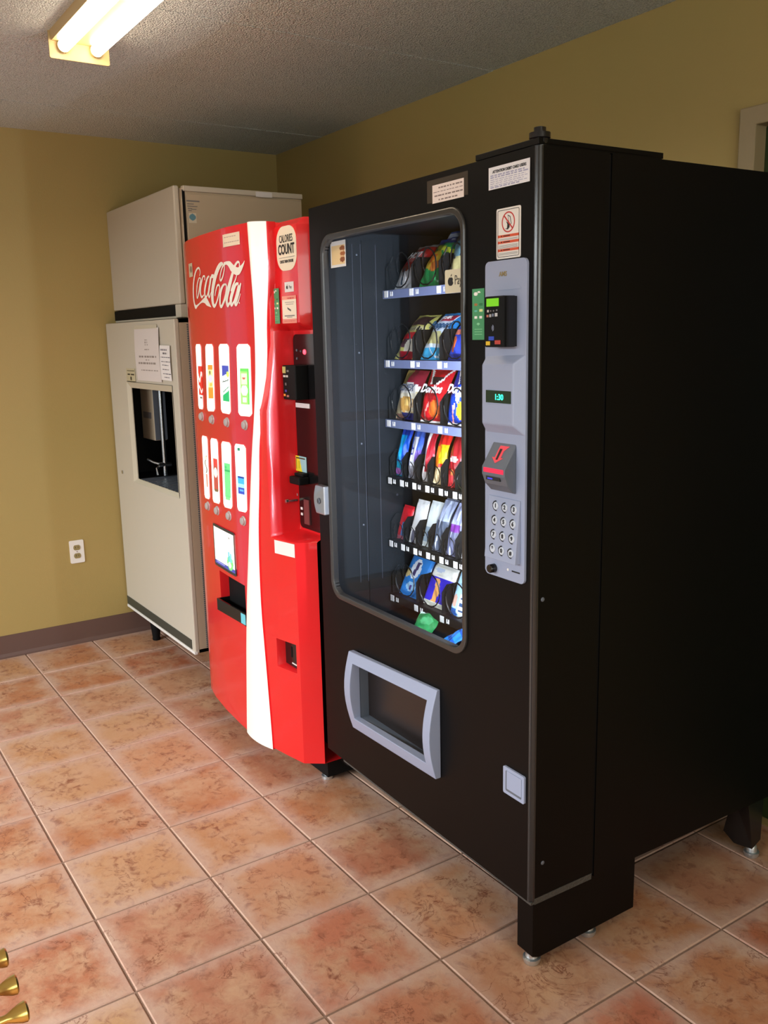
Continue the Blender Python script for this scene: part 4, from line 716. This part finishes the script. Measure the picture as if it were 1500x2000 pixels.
# delivery bin
def bow(b): return -0.010 - 0.026 * math.sin(PI * max(0, min(1, (b - 0.330) / 0.262)))
def side(u, za, zb, n=12): return [(u, za + (zb - za) * k / n) for k in range(n)]
mb = MB(); mb.prism(side(0.1815, 0.330, 0.592) + side(0.615, 0.592, 0.330), [side(0.214, 0.372, 0.557) + side(0.584, 0.557, 0.372)], lambda a, b: (a, bow(b), b), lambda a, b: (a, 0.0, b)); mb.build('delivery_frame', M['ctrl'], sm_, bevel=0.002)
MB().box(0.20, 0.60, 0.028, 0.034, 0.345, 0.58).build('delivery_flap', mat('brown_black_flap', K(34, 28, 27), 0.3), sm_)
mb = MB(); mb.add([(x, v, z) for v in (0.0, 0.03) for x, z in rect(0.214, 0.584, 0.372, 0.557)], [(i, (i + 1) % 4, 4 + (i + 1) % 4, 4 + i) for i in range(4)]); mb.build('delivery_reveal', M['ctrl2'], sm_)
lk = plate('coin_cup', 0.868, 0.9405, 0.428, 0.494, M['ctrl'], 'small pale square cup near the bottom right', th=0.005, r=0.004)
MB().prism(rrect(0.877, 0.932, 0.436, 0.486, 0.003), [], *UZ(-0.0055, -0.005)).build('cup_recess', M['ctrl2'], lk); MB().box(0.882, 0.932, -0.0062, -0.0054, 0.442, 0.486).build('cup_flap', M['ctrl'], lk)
# control column
PL = MB().prism(rrect(0.803, 0.936, 0.938, 1.616, 0.012), [], *UZ(-0.006, 0.0)).build('control_panel', M['ctrl'], sm_, bevel=0.002, label='pale blue-grey control column')
text('AMS', 0.013, (0.862, -0.0063, 1.588), mat('gold_print', K(140, 124, 84), 0.4), PL, bold=0.0004)
MB().prism([(0.83 + 0.045 * (1 - math.cos(PI * k / 12)), 1.556 + 0.012 * math.sin(PI * k / 12)) for k in range(13)], [], *UZ(-0.0066, -0.006)).build('arch_relief', M['ctrl'], PL)
rdr = MB().box(0.843, 0.905, -0.040, -0.006, 1.440, 1.543).build('card_reader', M['blackmatte'], sm_, bevel=0.003, label='black contactless card reader')
MB().box(0.903, 0.907, -0.034, -0.006, 1.441, 1.542).build('reader_side', M['blackgloss'], rdr)
plate('lcd', 0.851, 0.890, 1.5225, 1.5385, M['greenlcd'], 'glowing green display', v=-0.040, th=0.001, par=rdr)
for k, (u, z, wd, ht, c) in enumerate([(0.853, 1.511, 0.005, 0.005, K(200, 190, 180)), (0.863, 1.512, 0.003, 0.003, K(120, 110, 110)), (0.872, 1.512, 0.003, 0.003, K(120, 120, 120)), (0.882, 1.513, 0.004, 0.003, K(120, 120, 120)), (0.851, 1.501, 0.006, 0.005, K(190, 110, 90)), (0.860, 1.501, 0.006, 0.006, K(170, 170, 170)), (0.869, 1.502, 0.005, 0.006, K(120, 130, 150)), (0.878, 1.502, 0.008, 0.007, K(190, 190, 190)), (0.858, 1.454, 0.017, 0.008, K(40, 70, 180)), (0.849, 1.444, 0.013, 0.008, K(220, 180, 40)), (0.878, 1.446, 0.018, 0.008, K(180, 60, 50))]):
    plate('reader_icon', u, u + wd, z, z + ht, mat('icon_print', c, 0.5), None, v=-0.040, th=0.0008, par=rdr)
mb = MB()
for r in (0.003, 0.0055, 0.008):
    mb.tube([(0.866 + r * math.cos(a), -0.0405, 1.479 + r * math.sin(a)) for a in [(-50 + 20 * k) * PI / 180 for k in range(6)]], 0.0006, 5)
mb.build('contactless_mark', M['ctrl'], rdr)
mb = MB()   # display hump with bevelled top, bottom and right side
a = [(0.806, -0.006, 1.420), (0.934, -0.006, 1.424), (0.934, -0.006, 1.258), (0.806, -0.006, 1.258)]; b = [(0.809, -0.020, 1.402), (0.914, -0.022, 1.406), (0.914, -0.022, 1.278), (0.809, -0.020, 1.278)]
mb.add(a + b, [(i, (i + 1) % 4, 4 + (i + 1) % 4, 4 + i) for i in range(4)] + [(4, 5, 6, 7)]); hp = mb.build('display_housing', M['ctrl'], sm_, bevel=0.003)
dp = plate('display', 0.826, 0.9085, 1.3235, 1.3495, M['greendisp'], 'dark green display with glowing digits', v=-0.0205, th=0.002, par=hp)
text('1:30', 0.017, (0.870, -0.0230, 1.3355), M['greenled'], hp, name='digits', bold=0.0003)
mb = MB(); pr = [(-0.006, 1.238), (-0.034, 1.194), (-0.038, 1.188), (-0.038, 1.170), (-0.030, 1.150), (-0.014, 1.134), (-0.006, 1.132)]
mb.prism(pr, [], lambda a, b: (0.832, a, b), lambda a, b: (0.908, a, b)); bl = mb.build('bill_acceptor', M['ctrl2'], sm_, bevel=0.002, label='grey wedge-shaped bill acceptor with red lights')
def slope(u, z, k=0.0008): t = (z - 1.194) / (1.238 - 1.194); return (u, -0.034 + 0.028 * t - k, z)
mb = MB(); arrow = [(0.862, 1.232), (0.892, 1.232), (0.880, 1.222), (0.880, 1.208), (0.888, 1.208), (0.870, 1.197), (0.852, 1.208), (0.861, 1.208), (0.861, 1.222)]
mb.prism(arrow, [], lambda a, b: slope(a, b, 0.0012), lambda a, b: slope(a, b, 0.0)); mb.build('arrow_light', mat('red_arrow', K(190, 60, 70), 0.4, emit=(1, 0.08, 0.1, 1), es=0.35), bl, label='glowing red arrow')
mb = MB(); mb.prism([(0.866, 1.226), (0.874, 1.226), (0.873, 1.204), (0.867, 1.204)], [], lambda a, b: slope(a, b, 0.0016), lambda a, b: slope(a, b, 0.0)); mb.build('arrow_slot', M['ink'], bl)
MB().box(0.838, 0.904, -0.0386, -0.038, 1.176, 1.186).build('red_bar', mat('lit_red_bar', K(200, 30, 60), 0.4, emit=(1, 0.03, 0.1, 1), es=0.5), bl, label='glowing red bar')
MB().box(0.846, 0.892, -0.0380, -0.034, 1.160, 1.168).build('bill_slot', M['ink'], bl); MB().box(0.852, 0.868, -0.0388, -0.037, 1.162, 1.165).build('blue_light', mat('blue_light', K(40, 50, 190), 0.4, emit=(0.1, 0.1, 1, 1), es=0.5), bl)
def kp(z): return -0.007 - 0.013 * (1.120 - z) / 0.14
mb = MB(); mb.prism(rect(0.819, 0.923, 0.981, 1.119), [], lambda a, b: (a, kp(b) - 0.001, b), lambda a, b: (a, -0.006, b)); kpd = mb.build('keypad', M['ctrl'], sm_, bevel=0.0015)
keys = '123456789*0#'
for r in range(4):
    for c in range(3):
        u = 0.8465 + 0.0305 * c; z = 1.0985 - 0.0315 * r; v = kp(z) - 0.001
        k_ = MB().lathe((u, v, z), (0, -1, 0.09), [(0, 0.0086), (0.0014, 0.0086), (0.0022, 0.0078)], 18).build('key', M['keycap'], kpd)
        text(keys[r * 3 + c], 0.0125, (u + 0.0004, v - 0.0026, z + 0.0003), M['ink'], k_, name='numeral', bold=0.0005)
        mb = MB(); mb.tube([(u + 0.0105 * math.cos(t), v - 0.0006, z + 0.0105 * math.sin(t)) for t in [PI * (0.5 + 1.1 * j / 8) for j in range(9)]], 0.0013, 5); mb.build('key_ring', M['ink'], k_)
MB().lathe((0.836, -0.006, 0.9555), (0, -1, 0), [(0, 0.010), (0.014, 0.0095), (0.016, 0.008)], 18).build('coin_knob', M['blackgloss'], sm_, smooth=True, label='round black knob')
MB().box(0.896, 0.922, -0.0068, -0.006, 0.9595, 0.9625).build('coin_slot', M['ink'], sm_); MB().cyl((0.883, -0.0068, 0.9615), (0.883, -0.006, 0.9615), 0.003, n=10).build('indicator', M['white'], sm_)
# silver lock on the left edge
mb = MB(); n = 8
L = [(0.016 + 0.004 * 0 - 0.006 * math.sin(PI * k / n) + 0.004, 0.955 + 0.085 * k / n) for k in range(n + 1)]; mb.prism(L[::-1] + [(0.073, 0.955), (0.073, 1.040)], [], lambda a, b: (a, -0.022 - 0.004 * math.sin(PI * (b - 0.955) / 0.085), b), lambda a, b: (a, 0.0, b))
lc = mb.build('lock', M['handle'], sm_, bevel=0.003, label='curved silver lock housing'); MB().lathe((0.044, -0.0255, 0.995), (0, -1, 0), [(0, 0.009), (0.001, 0.009), (0.0015, 0.006)], 16).build('keyhole', M['ctrl2'], lc); MB().box(0.0425, 0.0455, -0.0276, -0.0266, 0.990, 1.0).build('key_slit', M['ink'], lc)
# legs
def legbox(u0, u1, d): return MB().prism([(0.02 + d, 0.034), (0.04 + d, 0.026), (0.357 + d, 0.034), (0.357 + d, ZB - 0.001), (0.02 + d, ZB - 0.001)], [], lambda a, b: (u0, a, b), lambda a, b: (u1, a, b))
for u0, u1, dv in ((0.893, 0.947, 0), (0.014, 0.068, 0.29)):
    legbox(u0, u1, dv).build('leg_box', Bk, sm_, bevel=0.002)
    for v in (0.04 + dv, 0.222 + dv):
        MB().lathe(((u0 + u1) / 2 + 0.002, v, 0), (0, 0, 1), [(0, 0.018), (0.007, 0.021), (0.014, 0.021), (0.016, 0.015), (0.026, 0.014), (0.028, 0.01), (0.036, 0.01)], 20).build('foot', M['zinc'], sm_, smooth=True)
for u0, u1, s in ((0.90, 0.948, 1), (0.014, 0.062, -1)):
    mb = MB()   # rear wedge leg
    mb.add([(u0, 0.80, ZB), (u1, 0.80, ZB), (u1, 0.868, ZB), (u0, 0.868, ZB), (u0, 0.815, 0.032), (u1, 0.83, 0.032), (u1, 0.866, 0.05), (u0, 0.866, 0.032)], [(0, 1, 5, 4), (1, 2, 6, 5), (2, 3, 7, 6), (3, 0, 4, 7), (4, 5, 6, 7), (0, 1, 2, 3)])
    mb.add([(u0 - 0.03, 0.805, 0.06), (u0, 0.80, ZB), (u0, 0.815, 0.032), (u0 - 0.03, 0.845, 0.05), (u0, 0.86, ZB), (u0, 0.86, 0.032)], [(0, 1, 2), (3, 5, 4), (0, 3, 4, 1), (0, 2, 5, 3)])
    mb.build('rear_leg', M['blackgloss'], sm_)
    MB().lathe((u1 - 0.014, 0.848, 0), (0, 0, 1), [(0, 0.018), (0.007, 0.021), (0.014, 0.021), (0.016, 0.015), (0.030, 0.014), (0.036, 0.01)], 20).build('foot', M['zinc'], sm_, smooth=True)

# ---------------------------------------------------------------- products in the snack machine
def noise2(a, b, k): return math.sin(a * 7.3 + k) * math.cos(b * 9.1 + 1.7 * k) + 0.5 * math.sin(a * 17.0 + b * 13.0 + 2.3 * k)
SEED = [0]
def packet(name, label, cat, group, row, u, w_, h, pf, v=0.246, lean=0.42, thick=0.019, yaw=0.0, roll=0.0, z=None, m=None, kind='pillow', texts=()):
    SEED[0] += 1; k = SEED[0]; zf = (ROWZ[row] + 0.0125) if z is None else z
    def prof_(s, t):
        a = max(0.0, math.sin(PI * s)) ** 0.7; b = max(0.0, math.sin(PI * min(1, max(0, (t - 0.05) / 0.9)))) ** 0.5 if 0.05 < t < 0.95 else 0.0
        return a * b if kind == 'pillow' else (a ** 0.25) * (b ** 0.3)
    def xx(s, t): return (s - 0.5) * w_ * (1 - (0.08 if kind == 'pillow' else 0.0) * math.sin(PI * t)) + (0.0022 * math.sin(t * 8 + k) if kind == 'pillow' else 0)
    if kind == 'pillow' and lean < 1: lean -= 0.2
    cv = 0.036 if kind == 'pillow' and lean < 0.9 else 0.0
    fr = lambda s, t: (xx(s, t), cv * t * t - thick * prof_(s, t) - (0.0024 if kind == 'pillow' else 0.0004) * noise2(s, t, k), h * t)
    bk = lambda s, t: (xx(s, t), cv * t * t + thick * prof_(s, t) + 0.0008, h * t)
    o = grid_sheet(name, fr, 22, 28, pf, m or M['foil'], None, back=bk)
    o.location = wpt(u, v, zf); o.rotation_euler = (-lean, roll, TH + yaw); tag(o, label, cat, group)
    for body, size, s, t, m_, opt in texts:
        y = cv * t * t - thick * prof_(s, t) - 0.0042
        text(body, size, (xx(s, t), y, h * t), m_, o, rot=(PI / 2 - 2 * cv * t / h, 0, 0), **opt)
    return o
U3 = [0.110, 0.244, 0.376]; U6 = [0.0748 + 0.0667 * k for k in range(6)]
BLK = K(20, 18, 18); mW = M['white']; mI = M['ink']
G1 = 'snack bags on the top shelf'; G2 = 'snack bags on the second shelf'; G3 = 'chip bags on the third shelf'; G4 = 'candy packets on the fourth shelf'; G5 = 'small packets on the fifth shelf'; G6 = 'cookie packets on the bottom shelf'
tr_ = lambda s, t: 0.02 * math.sin(s * 9)
# top shelf
packet('chip_bag', 'red and white snack bag, leftmost on the top shelf', 'snack bag', G1, 0, U3[0], 0.111, 0.152, layers(K(236, 236, 238), ('r', 0, 1, 0.42, 1, K(208, 28, 34)), ('r', 0, 1, 0.93, 1, K(240, 232, 228)), ('e', 0.5, 0.66, 0.42, 0.12, K(222, 120, 120)), ('e', 0.4, 0.40, 0.25, 0.08, K(160, 70, 36)), ('p', lambda s, t: 0.06 < t < 0.4 and abs(s - 0.35 - 0.2 * t) < 0.05, K(80, 100, 120))), lean=0.62, texts=[('HOT', 0.032, 0.55, 0.66, mW, dict(bold=0.001, shear=0.3, xs=0.9))])
packet('chip_bag', 'second red snack bag standing behind the leftmost one on the top shelf', 'snack bag', G1, 0, U3[0] + 0.012, 0.111, 0.158, layers(K(206, 26, 34), ('r', 0, 1, 0.9, 1, K(240, 220, 214))), v=0.305, lean=0.6)
packet('chip_bag', 'green and yellow snack bag with orange rings on the top shelf', 'snack bag', G1, 0, U3[1], 0.111, 0.150, layers(K(30, 132, 70), ('e', 0.4, 0.5, 0.3, 0.2, K(206, 170, 50)), ('e', 0.38, 0.52, 0.14, 0.1, K(206, 100, 30)), ('e', 0.6, 0.36, 0.16, 0.1, K(196, 110, 50)), ('p', lambda s, t: abs(t - 0.75 + 0.2 * (s - 0.5)) < 0.05, K(190, 196, 60)), ('r', 0, 1, 0.86, 1, K(30, 60, 140))), lean=0.52)
packet('chip_bag', 'blue and white snack bag behind the green one on the top shelf', 'snack bag', G1, 0, U3[1] + 0.006, 0.114, 0.172, layers(K(40, 76, 160), ('r', 0, 1, 0.84, 0.97, K(236, 244, 250)), ('e', 0.5, 0.76, 0.4, 0.07, K(220, 232, 244))), v=0.275, lean=0.5)
packet('chip_bag', 'dark teal snack bag partly hidden by the payment sticker', 'snack bag', G1, 0, U3[2], 0.112, 0.162, layers(K(38, 46, 56), ('e', 0.45, 0.6, 0.4, 0.16, K(96, 130, 140)), ('r', 0, 1, 0.9, 0.94, K(180, 150, 140)), ('e', 0.5, 0.3, 0.4, 0.12, K(170, 160, 110))), lean=0.35)
# second shelf
packet('chip_bag', 'yellow-green and maroon chip bag, leftmost on the second shelf', 'snack bag', G2, 1, U3[0], 0.113, 0.152, layers(K(196, 190, 104), ('r', 0.16, 0.86, 0.70, 0.95, K(66, 42, 48)), ('r', 0.1, 0.9, 0.56, 0.68, K(214, 206, 160)), ('p', lambda s, t: 0.58 < t < 0.66 and 0.15 < s < 0.8 and int(s * 22) % 2, K(70, 64, 40)), ('e', 0.42, 0.46, 0.4, 0.09, K(206, 32, 48)), ('e', 0.5, 0.3, 0.4, 0.1, K(90, 60, 70)), ('e', 0.7, 0.2, 0.3, 0.2, K(236, 232, 214)), ('r', 0.2, 0.8, 0.0, 0.14, K(176, 24, 44))), lean=0.6)
packet('chip_bag', 'white and blue chip bag with red banner on the second shelf', 'snack bag', G2, 1, U3[1], 0.113, 0.152, layers(K(222, 234, 246), ('r', 0, 1, 0.93, 1, K(40, 120, 180)), ('p', lambda s, t: t > 0.6 and s > 0.8, K(30, 110, 170)), ('r', 0.2, 0.76, 0.79, 0.92, K(188, 40, 66)), ('e', 0.45, 0.4, 0.5, 0.13, K(206, 200, 140)), ('r', 0, 1, 0, 0.22, K(60, 160, 206)), ('p', lambda s, t: t < 0.3 and abs(t - 0.15 - 0.1 * math.sin(s * 7)) < 0.02, K(232, 240, 248))), lean=0.58, texts=[('Popped', 0.034, 0.5, 0.67, mat('blue_print', K(26, 84, 130), 0.5), dict(bold=0.0006, shear=0.3, xs=0.95)), ('CHIPS', 0.015, 0.48, 0.855, mW, dict(bold=0.0003))])
packet('chip_bag', 'royal blue chip bag with orange and white print, right end of the second shelf', 'snack bag', G2, 1, U3[2], 0.113, 0.150, layers(K(44, 66, 180), ('e', 0.5, 0.74, 0.4, 0.13, K(230, 234, 244)), ('r', 0.05, 0.95, 0.48, 0.56, K(214, 120, 100)), ('e', 0.2, 0.28, 0.16, 0.14, K(214, 104, 54)), ('e', 0.72, 0.36, 0.1, 0.2, K(214, 104, 54)), ('r', 0, 1, 0, 0.12, K(30, 40, 110)), ('e', 0.8, 0.6, 0.2, 0.06, K(220, 220, 236))), lean=0.5, texts=[('R', 0.05, 0.4, 0.74, mI, dict(bold=0.001, shear=0.3))])
packet('chip_bag', 'bright blue bag peeking over the back of the second shelf', 'snack bag', G2, 1, U3[2] + 0.004, 0.112, 0.172, layers(K(40, 110, 180), ('e', 0.4, 0.85, 0.3, 0.08, K(200, 170, 90))), v=0.305, lean=0.5)
# third shelf
packet('chip_bag', 'tan and white snack mix bag with red corner on the third shelf', 'snack bag', G3, 2, U3[0], 0.115, 0.148, layers(K(222, 206, 160), ('p', lambda s, t: t > 0.62 and s < 0.32, K(176, 152, 84)), ('p', lambda s, t: t > 0.66 + 0.25 * (0.7 - s) and s > 0.3, K(164, 40, 62)), ('e', 0.5, 0.62, 0.46, 0.12, WHT), ('p', lambda s, t: 0.42 < t < 0.54, K(232, 224, 200)), ('e', 0.55, 0.32, 0.32, 0.16, K(204, 156, 80)), ('e', 0.66, 0.36, 0.14, 0.08, K(228, 190, 110)), ('r', 0.4, 1, 0, 0.14, K(50, 50, 120)), ('r', 0.05, 0.4, 0.0, 0.12, K(176, 120, 100))), lean=0.30, texts=[('CHEX', 0.030, 0.52, 0.64, mat('grey_blue_print', K(104, 112, 130), 0.5), dict(bold=0.0008, shear=0.2, xs=0.9))])
DOR = lambda a, b, c, d: layers(a, ('p', lambda s, t: t > 0.5 and abs((t - 0.62) - 0.9 * abs(s - 0.5)) < 0.03 + 0.02 * s, WHT), ('p', lambda s, t: 0.62 + 0.9 * abs(s - 0.5) + 0.02 < t < 0.86, b), ('r', 0.04, 0.98, 0.56, 0.70, a), ('p', lambda s, t: abs(s - 0.5) < 0.2 * (t - 0.38) / 0.18 and 0.4 < t < 0.56, c), ('e', 0.66, 0.26, 0.2, 0.16, d), ('p', lambda s, t: abs(s - 0.2 - 0.5 * t) < 0.035 and t < 0.4, K(236, 160, 150)), ('r', 0, 1, 0, 0.03, WHT))
packet('chip_bag', 'bright red tortilla chip bag with white lettering in the middle of the third shelf', 'snack bag', G3, 2, U3[1], 0.118, 0.152, DOR(K(206, 26, 38), K(56, 40, 40), K(150, 20, 30), K(226, 110, 40)), lean=0.27, texts=[('Doritos', 0.034, 0.5, 0.63, mW, dict(bold=0.0014, shear=0.25, xs=0.92))])
packet('chip_bag', 'crinkled red bag behind the red tortilla chip bag', 'snack bag', G3, 2, U3[1] + 0.022, 0.118, 0.160, layers(K(200, 24, 34), ('p', lambda s, t: abs(t - 0.8 + 0.4 * (s - 0.5)) < 0.015, K(230, 120, 110)), ('p', lambda s, t: abs(t - 0.62 + 0.3 * (s - 0.5)) < 0.015, K(226, 130, 120))), v=0.305, lean=0.27)
packet('chip_bag', 'deep blue tortilla chip bag at the right end of the third shelf', 'snack bag', G3, 2, U3[2], 0.118, 0.158, DOR(K(24, 66, 190), K(36, 40, 100), K(220, 230, 240), K(236, 190, 50)), lean=0.24, texts=[('Doritos', 0.034, 0.5, 0.63, mW, dict(bold=0.0014, shear=0.25, xs=0.92))])
# fourth shelf: narrow candy packets
C4 = [('cyan and royal blue', layers(K(30, 90, 210), ('p', lambda s, t: s < 0.62 and t > 0.35, K(10, 170, 236)), ('p', lambda s, t: t < 0.32 and s < 0.7, K(20, 176, 220)), ('e', 0.2, 0.1, 0.3, 0.08, K(200, 120, 220)), ('r', 0, 1, 0.86, 1, K(40, 70, 190)))),
      ('blue and white', layers(K(60, 96, 190), ('p', lambda s, t: abs(s - 0.5 + 0.3 * (t - 0.5)) < 0.24 and 0.3 < t < 0.86, K(232, 234, 244)), ('r', 0, 0.4, 0.5, 0.54, K(70, 80, 180)), ('r', 0, 0.4, 0.6, 0.64, K(70, 80, 180)), ('r', 0.7, 1, 0.3, 0.6, K(100, 70, 160)), ('r', 0, 1, 0, 0.3, K(150, 150, 160)))),
      ('white and red', layers(K(196, 30, 50), ('p', lambda s, t: s < 0.4, K(232, 226, 228)), ('r', 0, 1, 0, 0.2, K(220, 214, 214)))),
      ('red, orange and yellow', layers(K(214, 36, 30), ('p', lambda s, t: s > 0.3 and 0.42 < t < 0.8, K(240, 190, 20)), ('p', lambda s, t: s < 0.5 and 0.3 < t < 0.75, K(240, 120, 20)), ('r', 0, 1, 0, 0.36, K(236, 210, 160)), ('e', 0.7, 0.6, 0.3, 0.12, K(220, 206, 30)))),
      ('dark red', layers(K(150, 22, 30), ('e', 0.5, 0.55, 0.35, 0.05, K(220, 190, 190)), ('e', 0.5, 0.3, 0.2, 0.05, K(210, 120, 60)), ('r', 0, 1, 0, 0.24, K(196, 50, 56)))),
      ('lime and red', layers(K(176, 220, 60), ('r', 0, 1, 0.62, 1, K(190, 30, 36)), ('r', 0, 1, 0.46, 0.62, K(226, 222, 232)), ('p', lambda s, t: 0.48 < t < 0.6 and int(s * 9) % 2, K(70, 60, 130)), ('p', lambda s, t: abs(t - 0.75 - 0.3 * (s - 0.5)) < 0.05, K(240, 150, 90))))]
for k, (nm, pf) in enumerate(C4):
    packet('candy_packet', nm + ' candy packet, number %s from the left on the fourth shelf' % ('one two three four five six'.split()[k]), 'candy packet', G4, 3, U6[k] + (0.004 if k != 2 else 0.008), 0.056 if k != 2 else 0.046, 0.146, pf, lean=0.17, thick=0.010)
for k in (1, 4):
    packet('candy_packet', ('dark red candy packet behind the dark red one on the fourth shelf' if k == 4 else 'plain blue candy packet behind the blue and white one on the fourth shelf'), 'candy packet', G4, 3, U6[k] + 0.008, 0.056, 0.154, layers(K(170, 24, 32) if k == 4 else K(50, 84, 176)), v=0.275, lean=0.16, thick=0.010)
# fifth shelf
packet('candy_packet', 'bright red packet with blue patch, leftmost on the fifth shelf', 'snack packet', G5, 4, U6[0], 0.056, 0.108, layers(K(222, 30, 44), ('p', lambda s, t: 0.1 < t < 0.5 and s > 0.35, K(90, 140, 210)), ('r', 0, 1, 0, 0.1, K(220, 110, 130))), lean=0.30, thick=0.007, kind='box')
packet('candy_packet', 'plain white packet, second from the left on the fifth shelf', 'snack packet', G5, 4, U6[1] + 0.002, 0.060, 0.135, layers(K(244, 244, 242), ('p', lambda s, t: t < 0.3 and 0.2 < s < 0.5, K(110, 110, 130))), lean=0.30, thick=0.006, kind='box')
packet('candy_packet', 'white packet with pale green tint beside the plain white one', 'snack packet', G5, 4, U6[2], 0.060, 0.140, layers(K(232, 240, 238), ('r', 0, 1, 0.1, 0.42, K(160, 180, 196)), ('e', 0.5, 0.26, 0.2, 0.08, K(90, 110, 140))), lean=0.30, v=0.25, thick=0.006, kind='box')
for k, (lab, c, cc2) in enumerate([('clear plastic bag with dark contents on the fifth shelf', K(70, 80, 98), K(150, 160, 186)), ('clear plastic bag with a purple label on the fifth shelf', K(96, 100, 128), K(150, 158, 190))]):
    packet('clear_bag', lab, 'snack packet', G5, 4, U6[3 + k], 0.060, 0.150, layers(c, ('r', 0, 1, 0.62, 1, cc2), ('p', lambda s, t: abs(s - 0.3 - 0.2 * t) < 0.04, K(190, 198, 216)), *([('r', 0.1, 0.9, 0.48, 0.60, K(112, 50, 140))] if k else [])), lean=0.30, v=0.24, thick=0.008)
packet('candy_packet', 'white packet cut off by the window frame on the fifth shelf', 'snack packet', G5, 4, U6[5], 0.060, 0.125, layers(K(240, 240, 240), ('r', 0, 1, 0.66, 1, K(176, 196, 214)), ('r', 0.1, 0.4, 0.12, 0.3, K(110, 110, 120))), lean=0.27, thick=0.007, kind='box')
for k in range(3): packet('clear_bag', 'clear plastic bag at the back, fifth shelf, ' + ('behind the pale green tinted packet', 'behind the bag with dark contents', 'behind the bag with the purple label')[k], 'snack packet', G5, 4, U6[2 + k] + 0.02, 0.060, 0.158, layers(K(110, 118, 142), ('r', 0, 1, 0.9, 1, K(190, 200, 216))), v=0.29, lean=0.30, thick=0.006)
# bottom shelf
packet('cookie_packet', 'bright blue cookie packet with white oval, leftmost on the bottom shelf', 'cookie packet', G6, 5, U3[0], 0.112, 0.140, layers(K(34, 130, 214), ('e', 0.45, 0.62, 0.22, 0.24, K(238, 244, 250)), ('p', lambda s, t: abs(s - 0.45 - 0.3 * (t - 0.6)) < 0.07 and 0.45 < t < 0.78, K(70, 60, 110)), ('e', 0.14, 0.5, 0.14, 0.1, K(222, 196, 130)), ('e', 0.5, 0.22, 0.22, 0.1, K(160, 206, 240)), ('e', 0.5, 0.2, 0.06, 0.05, K(80, 60, 150))), lean=0.50, thick=0.012, kind='box')
packet('cookie_packet', 'blue packet behind the bright blue cookie packet', 'cookie packet', G6, 5, U3[0] + 0.03, 0.111, 0.150, layers(K(40, 90, 190), ('r', 0, 1, 0.86, 0.9, K(120, 160, 220))), v=0.295, lean=0.48, thick=0.01, kind='box')
packet('cookie_packet', 'cream topped indigo cookie packet with orange crescent', 'cookie packet', G6, 5, U3[1], 0.112, 0.130, layers(K(50, 40, 190), ('r', 0, 1, 0.68, 1, K(240, 236, 224)), ('p', lambda s, t: abs(s - 0.4 - 0.12 * math.sin(t * 5)) < 0.1 and t < 0.66, K(226, 160, 90)), ('r', 0, 1, 0, 0.12, K(226, 224, 206)), ('e', 0.35, 0.85, 0.2, 0.06, K(190, 200, 220))), lean=0.44, thick=0.014, kind='box')
packet('cookie_packet', 'cream packet behind the indigo cookie packet', 'cookie packet', G6, 5, U3[1] + 0.035, 0.10, 0.140, layers(K(214, 208, 190), ('r', 0, 1, 0.86, 1, K(120, 130, 150))), v=0.30, lean=0.42, thick=0.012, kind='box')
packet('cookie_packet', 'pale blue packet with upright dark lettering, right end of the bottom shelf', 'cookie packet', G6, 5, U3[2] + 0.004, 0.112, 0.142, layers(K(176, 218, 240), ('p', lambda s, t: t < 0.45 and s > 0.3, K(236, 242, 244)), ('p', lambda s, t: 0.36 < s < 0.58 and 0.08 < t < 0.92 and int(t * 26) % 3 == 0, K(50, 80, 120)), ('e', 0.14, 0.3, 0.1, 0.14, K(214, 170, 150)), ('r', 0, 0.25, 0, 0.14, K(40, 90, 160))), lean=0.36, thick=0.012, kind='box')
# dropped packets on the bin floor
packet('dropped_packet', 'green packet lying on the floor of the snack machine', 'snack packet', None, 5, 0.290, 0.075, 0.085, layers(K(40, 130, 70), ('e', 0.5, 0.5, 0.3, 0.2, K(80, 170, 110)), ('r', 0, 1, 0.9, 1, K(190, 210, 200))), v=0.165, z=0.622, lean=1.15, thick=0.007, yaw=0.5)
packet('dropped_packet', 'blue packet lying on the floor of the snack machine', 'snack packet', None, 5, 0.425, 0.085, 0.10, layers(K(40, 120, 200), ('p', lambda s, t: int(t * 12) % 4 == 0, K(24, 70, 150))), v=0.135, z=0.622, lean=1.1, thick=0.008, yaw=-0.5)
packet('dropped_packet', 'lime green packet lying beside the blue one at the bottom', 'snack packet', None, 5, 0.535, 0.05, 0.05, layers(K(150, 196, 50)), v=0.075, z=0.622, lean=1.0, thick=0.006, yaw=0.3)

# ---------------------------------------------------------------- pale pink cabinet with brass knobs, just entering the frame
kc = thing('cabinet', 'pale pink cabinet edge with a row of brass knobs in the bottom left corner', 'cabinet', (3.2, -2.4, 0))
KO = (3.2, -2.4, 0)
MB().box(2.95, 3.475, -2.62, -2.192, 0.05, 0.775).build('body', M['pink'], kc, off=KO, bevel=0.004)
MB().box(2.98, 3.45, -2.60, -2.21, 0.0, 0.05).build('plinth', M['pink'], kc, off=KO)
for x in (3.240, 3.2965, 3.353, 3.4085, 3.459):
    MB().lathe((x, -2.192, 0.75), (0, 1, 0), [(0, 0.010), (0.002, 0.010), (0.003, 0.0045), (0.013, 0.0045), (0.020, 0.0075), (0.028, 0.0105), (0.033, 0.0112), (0.035, 0.0095), (0.036, 0.004)], 22).build('knob', M['brass'], kc, smooth=True, off=KO, label='flared brass knob')
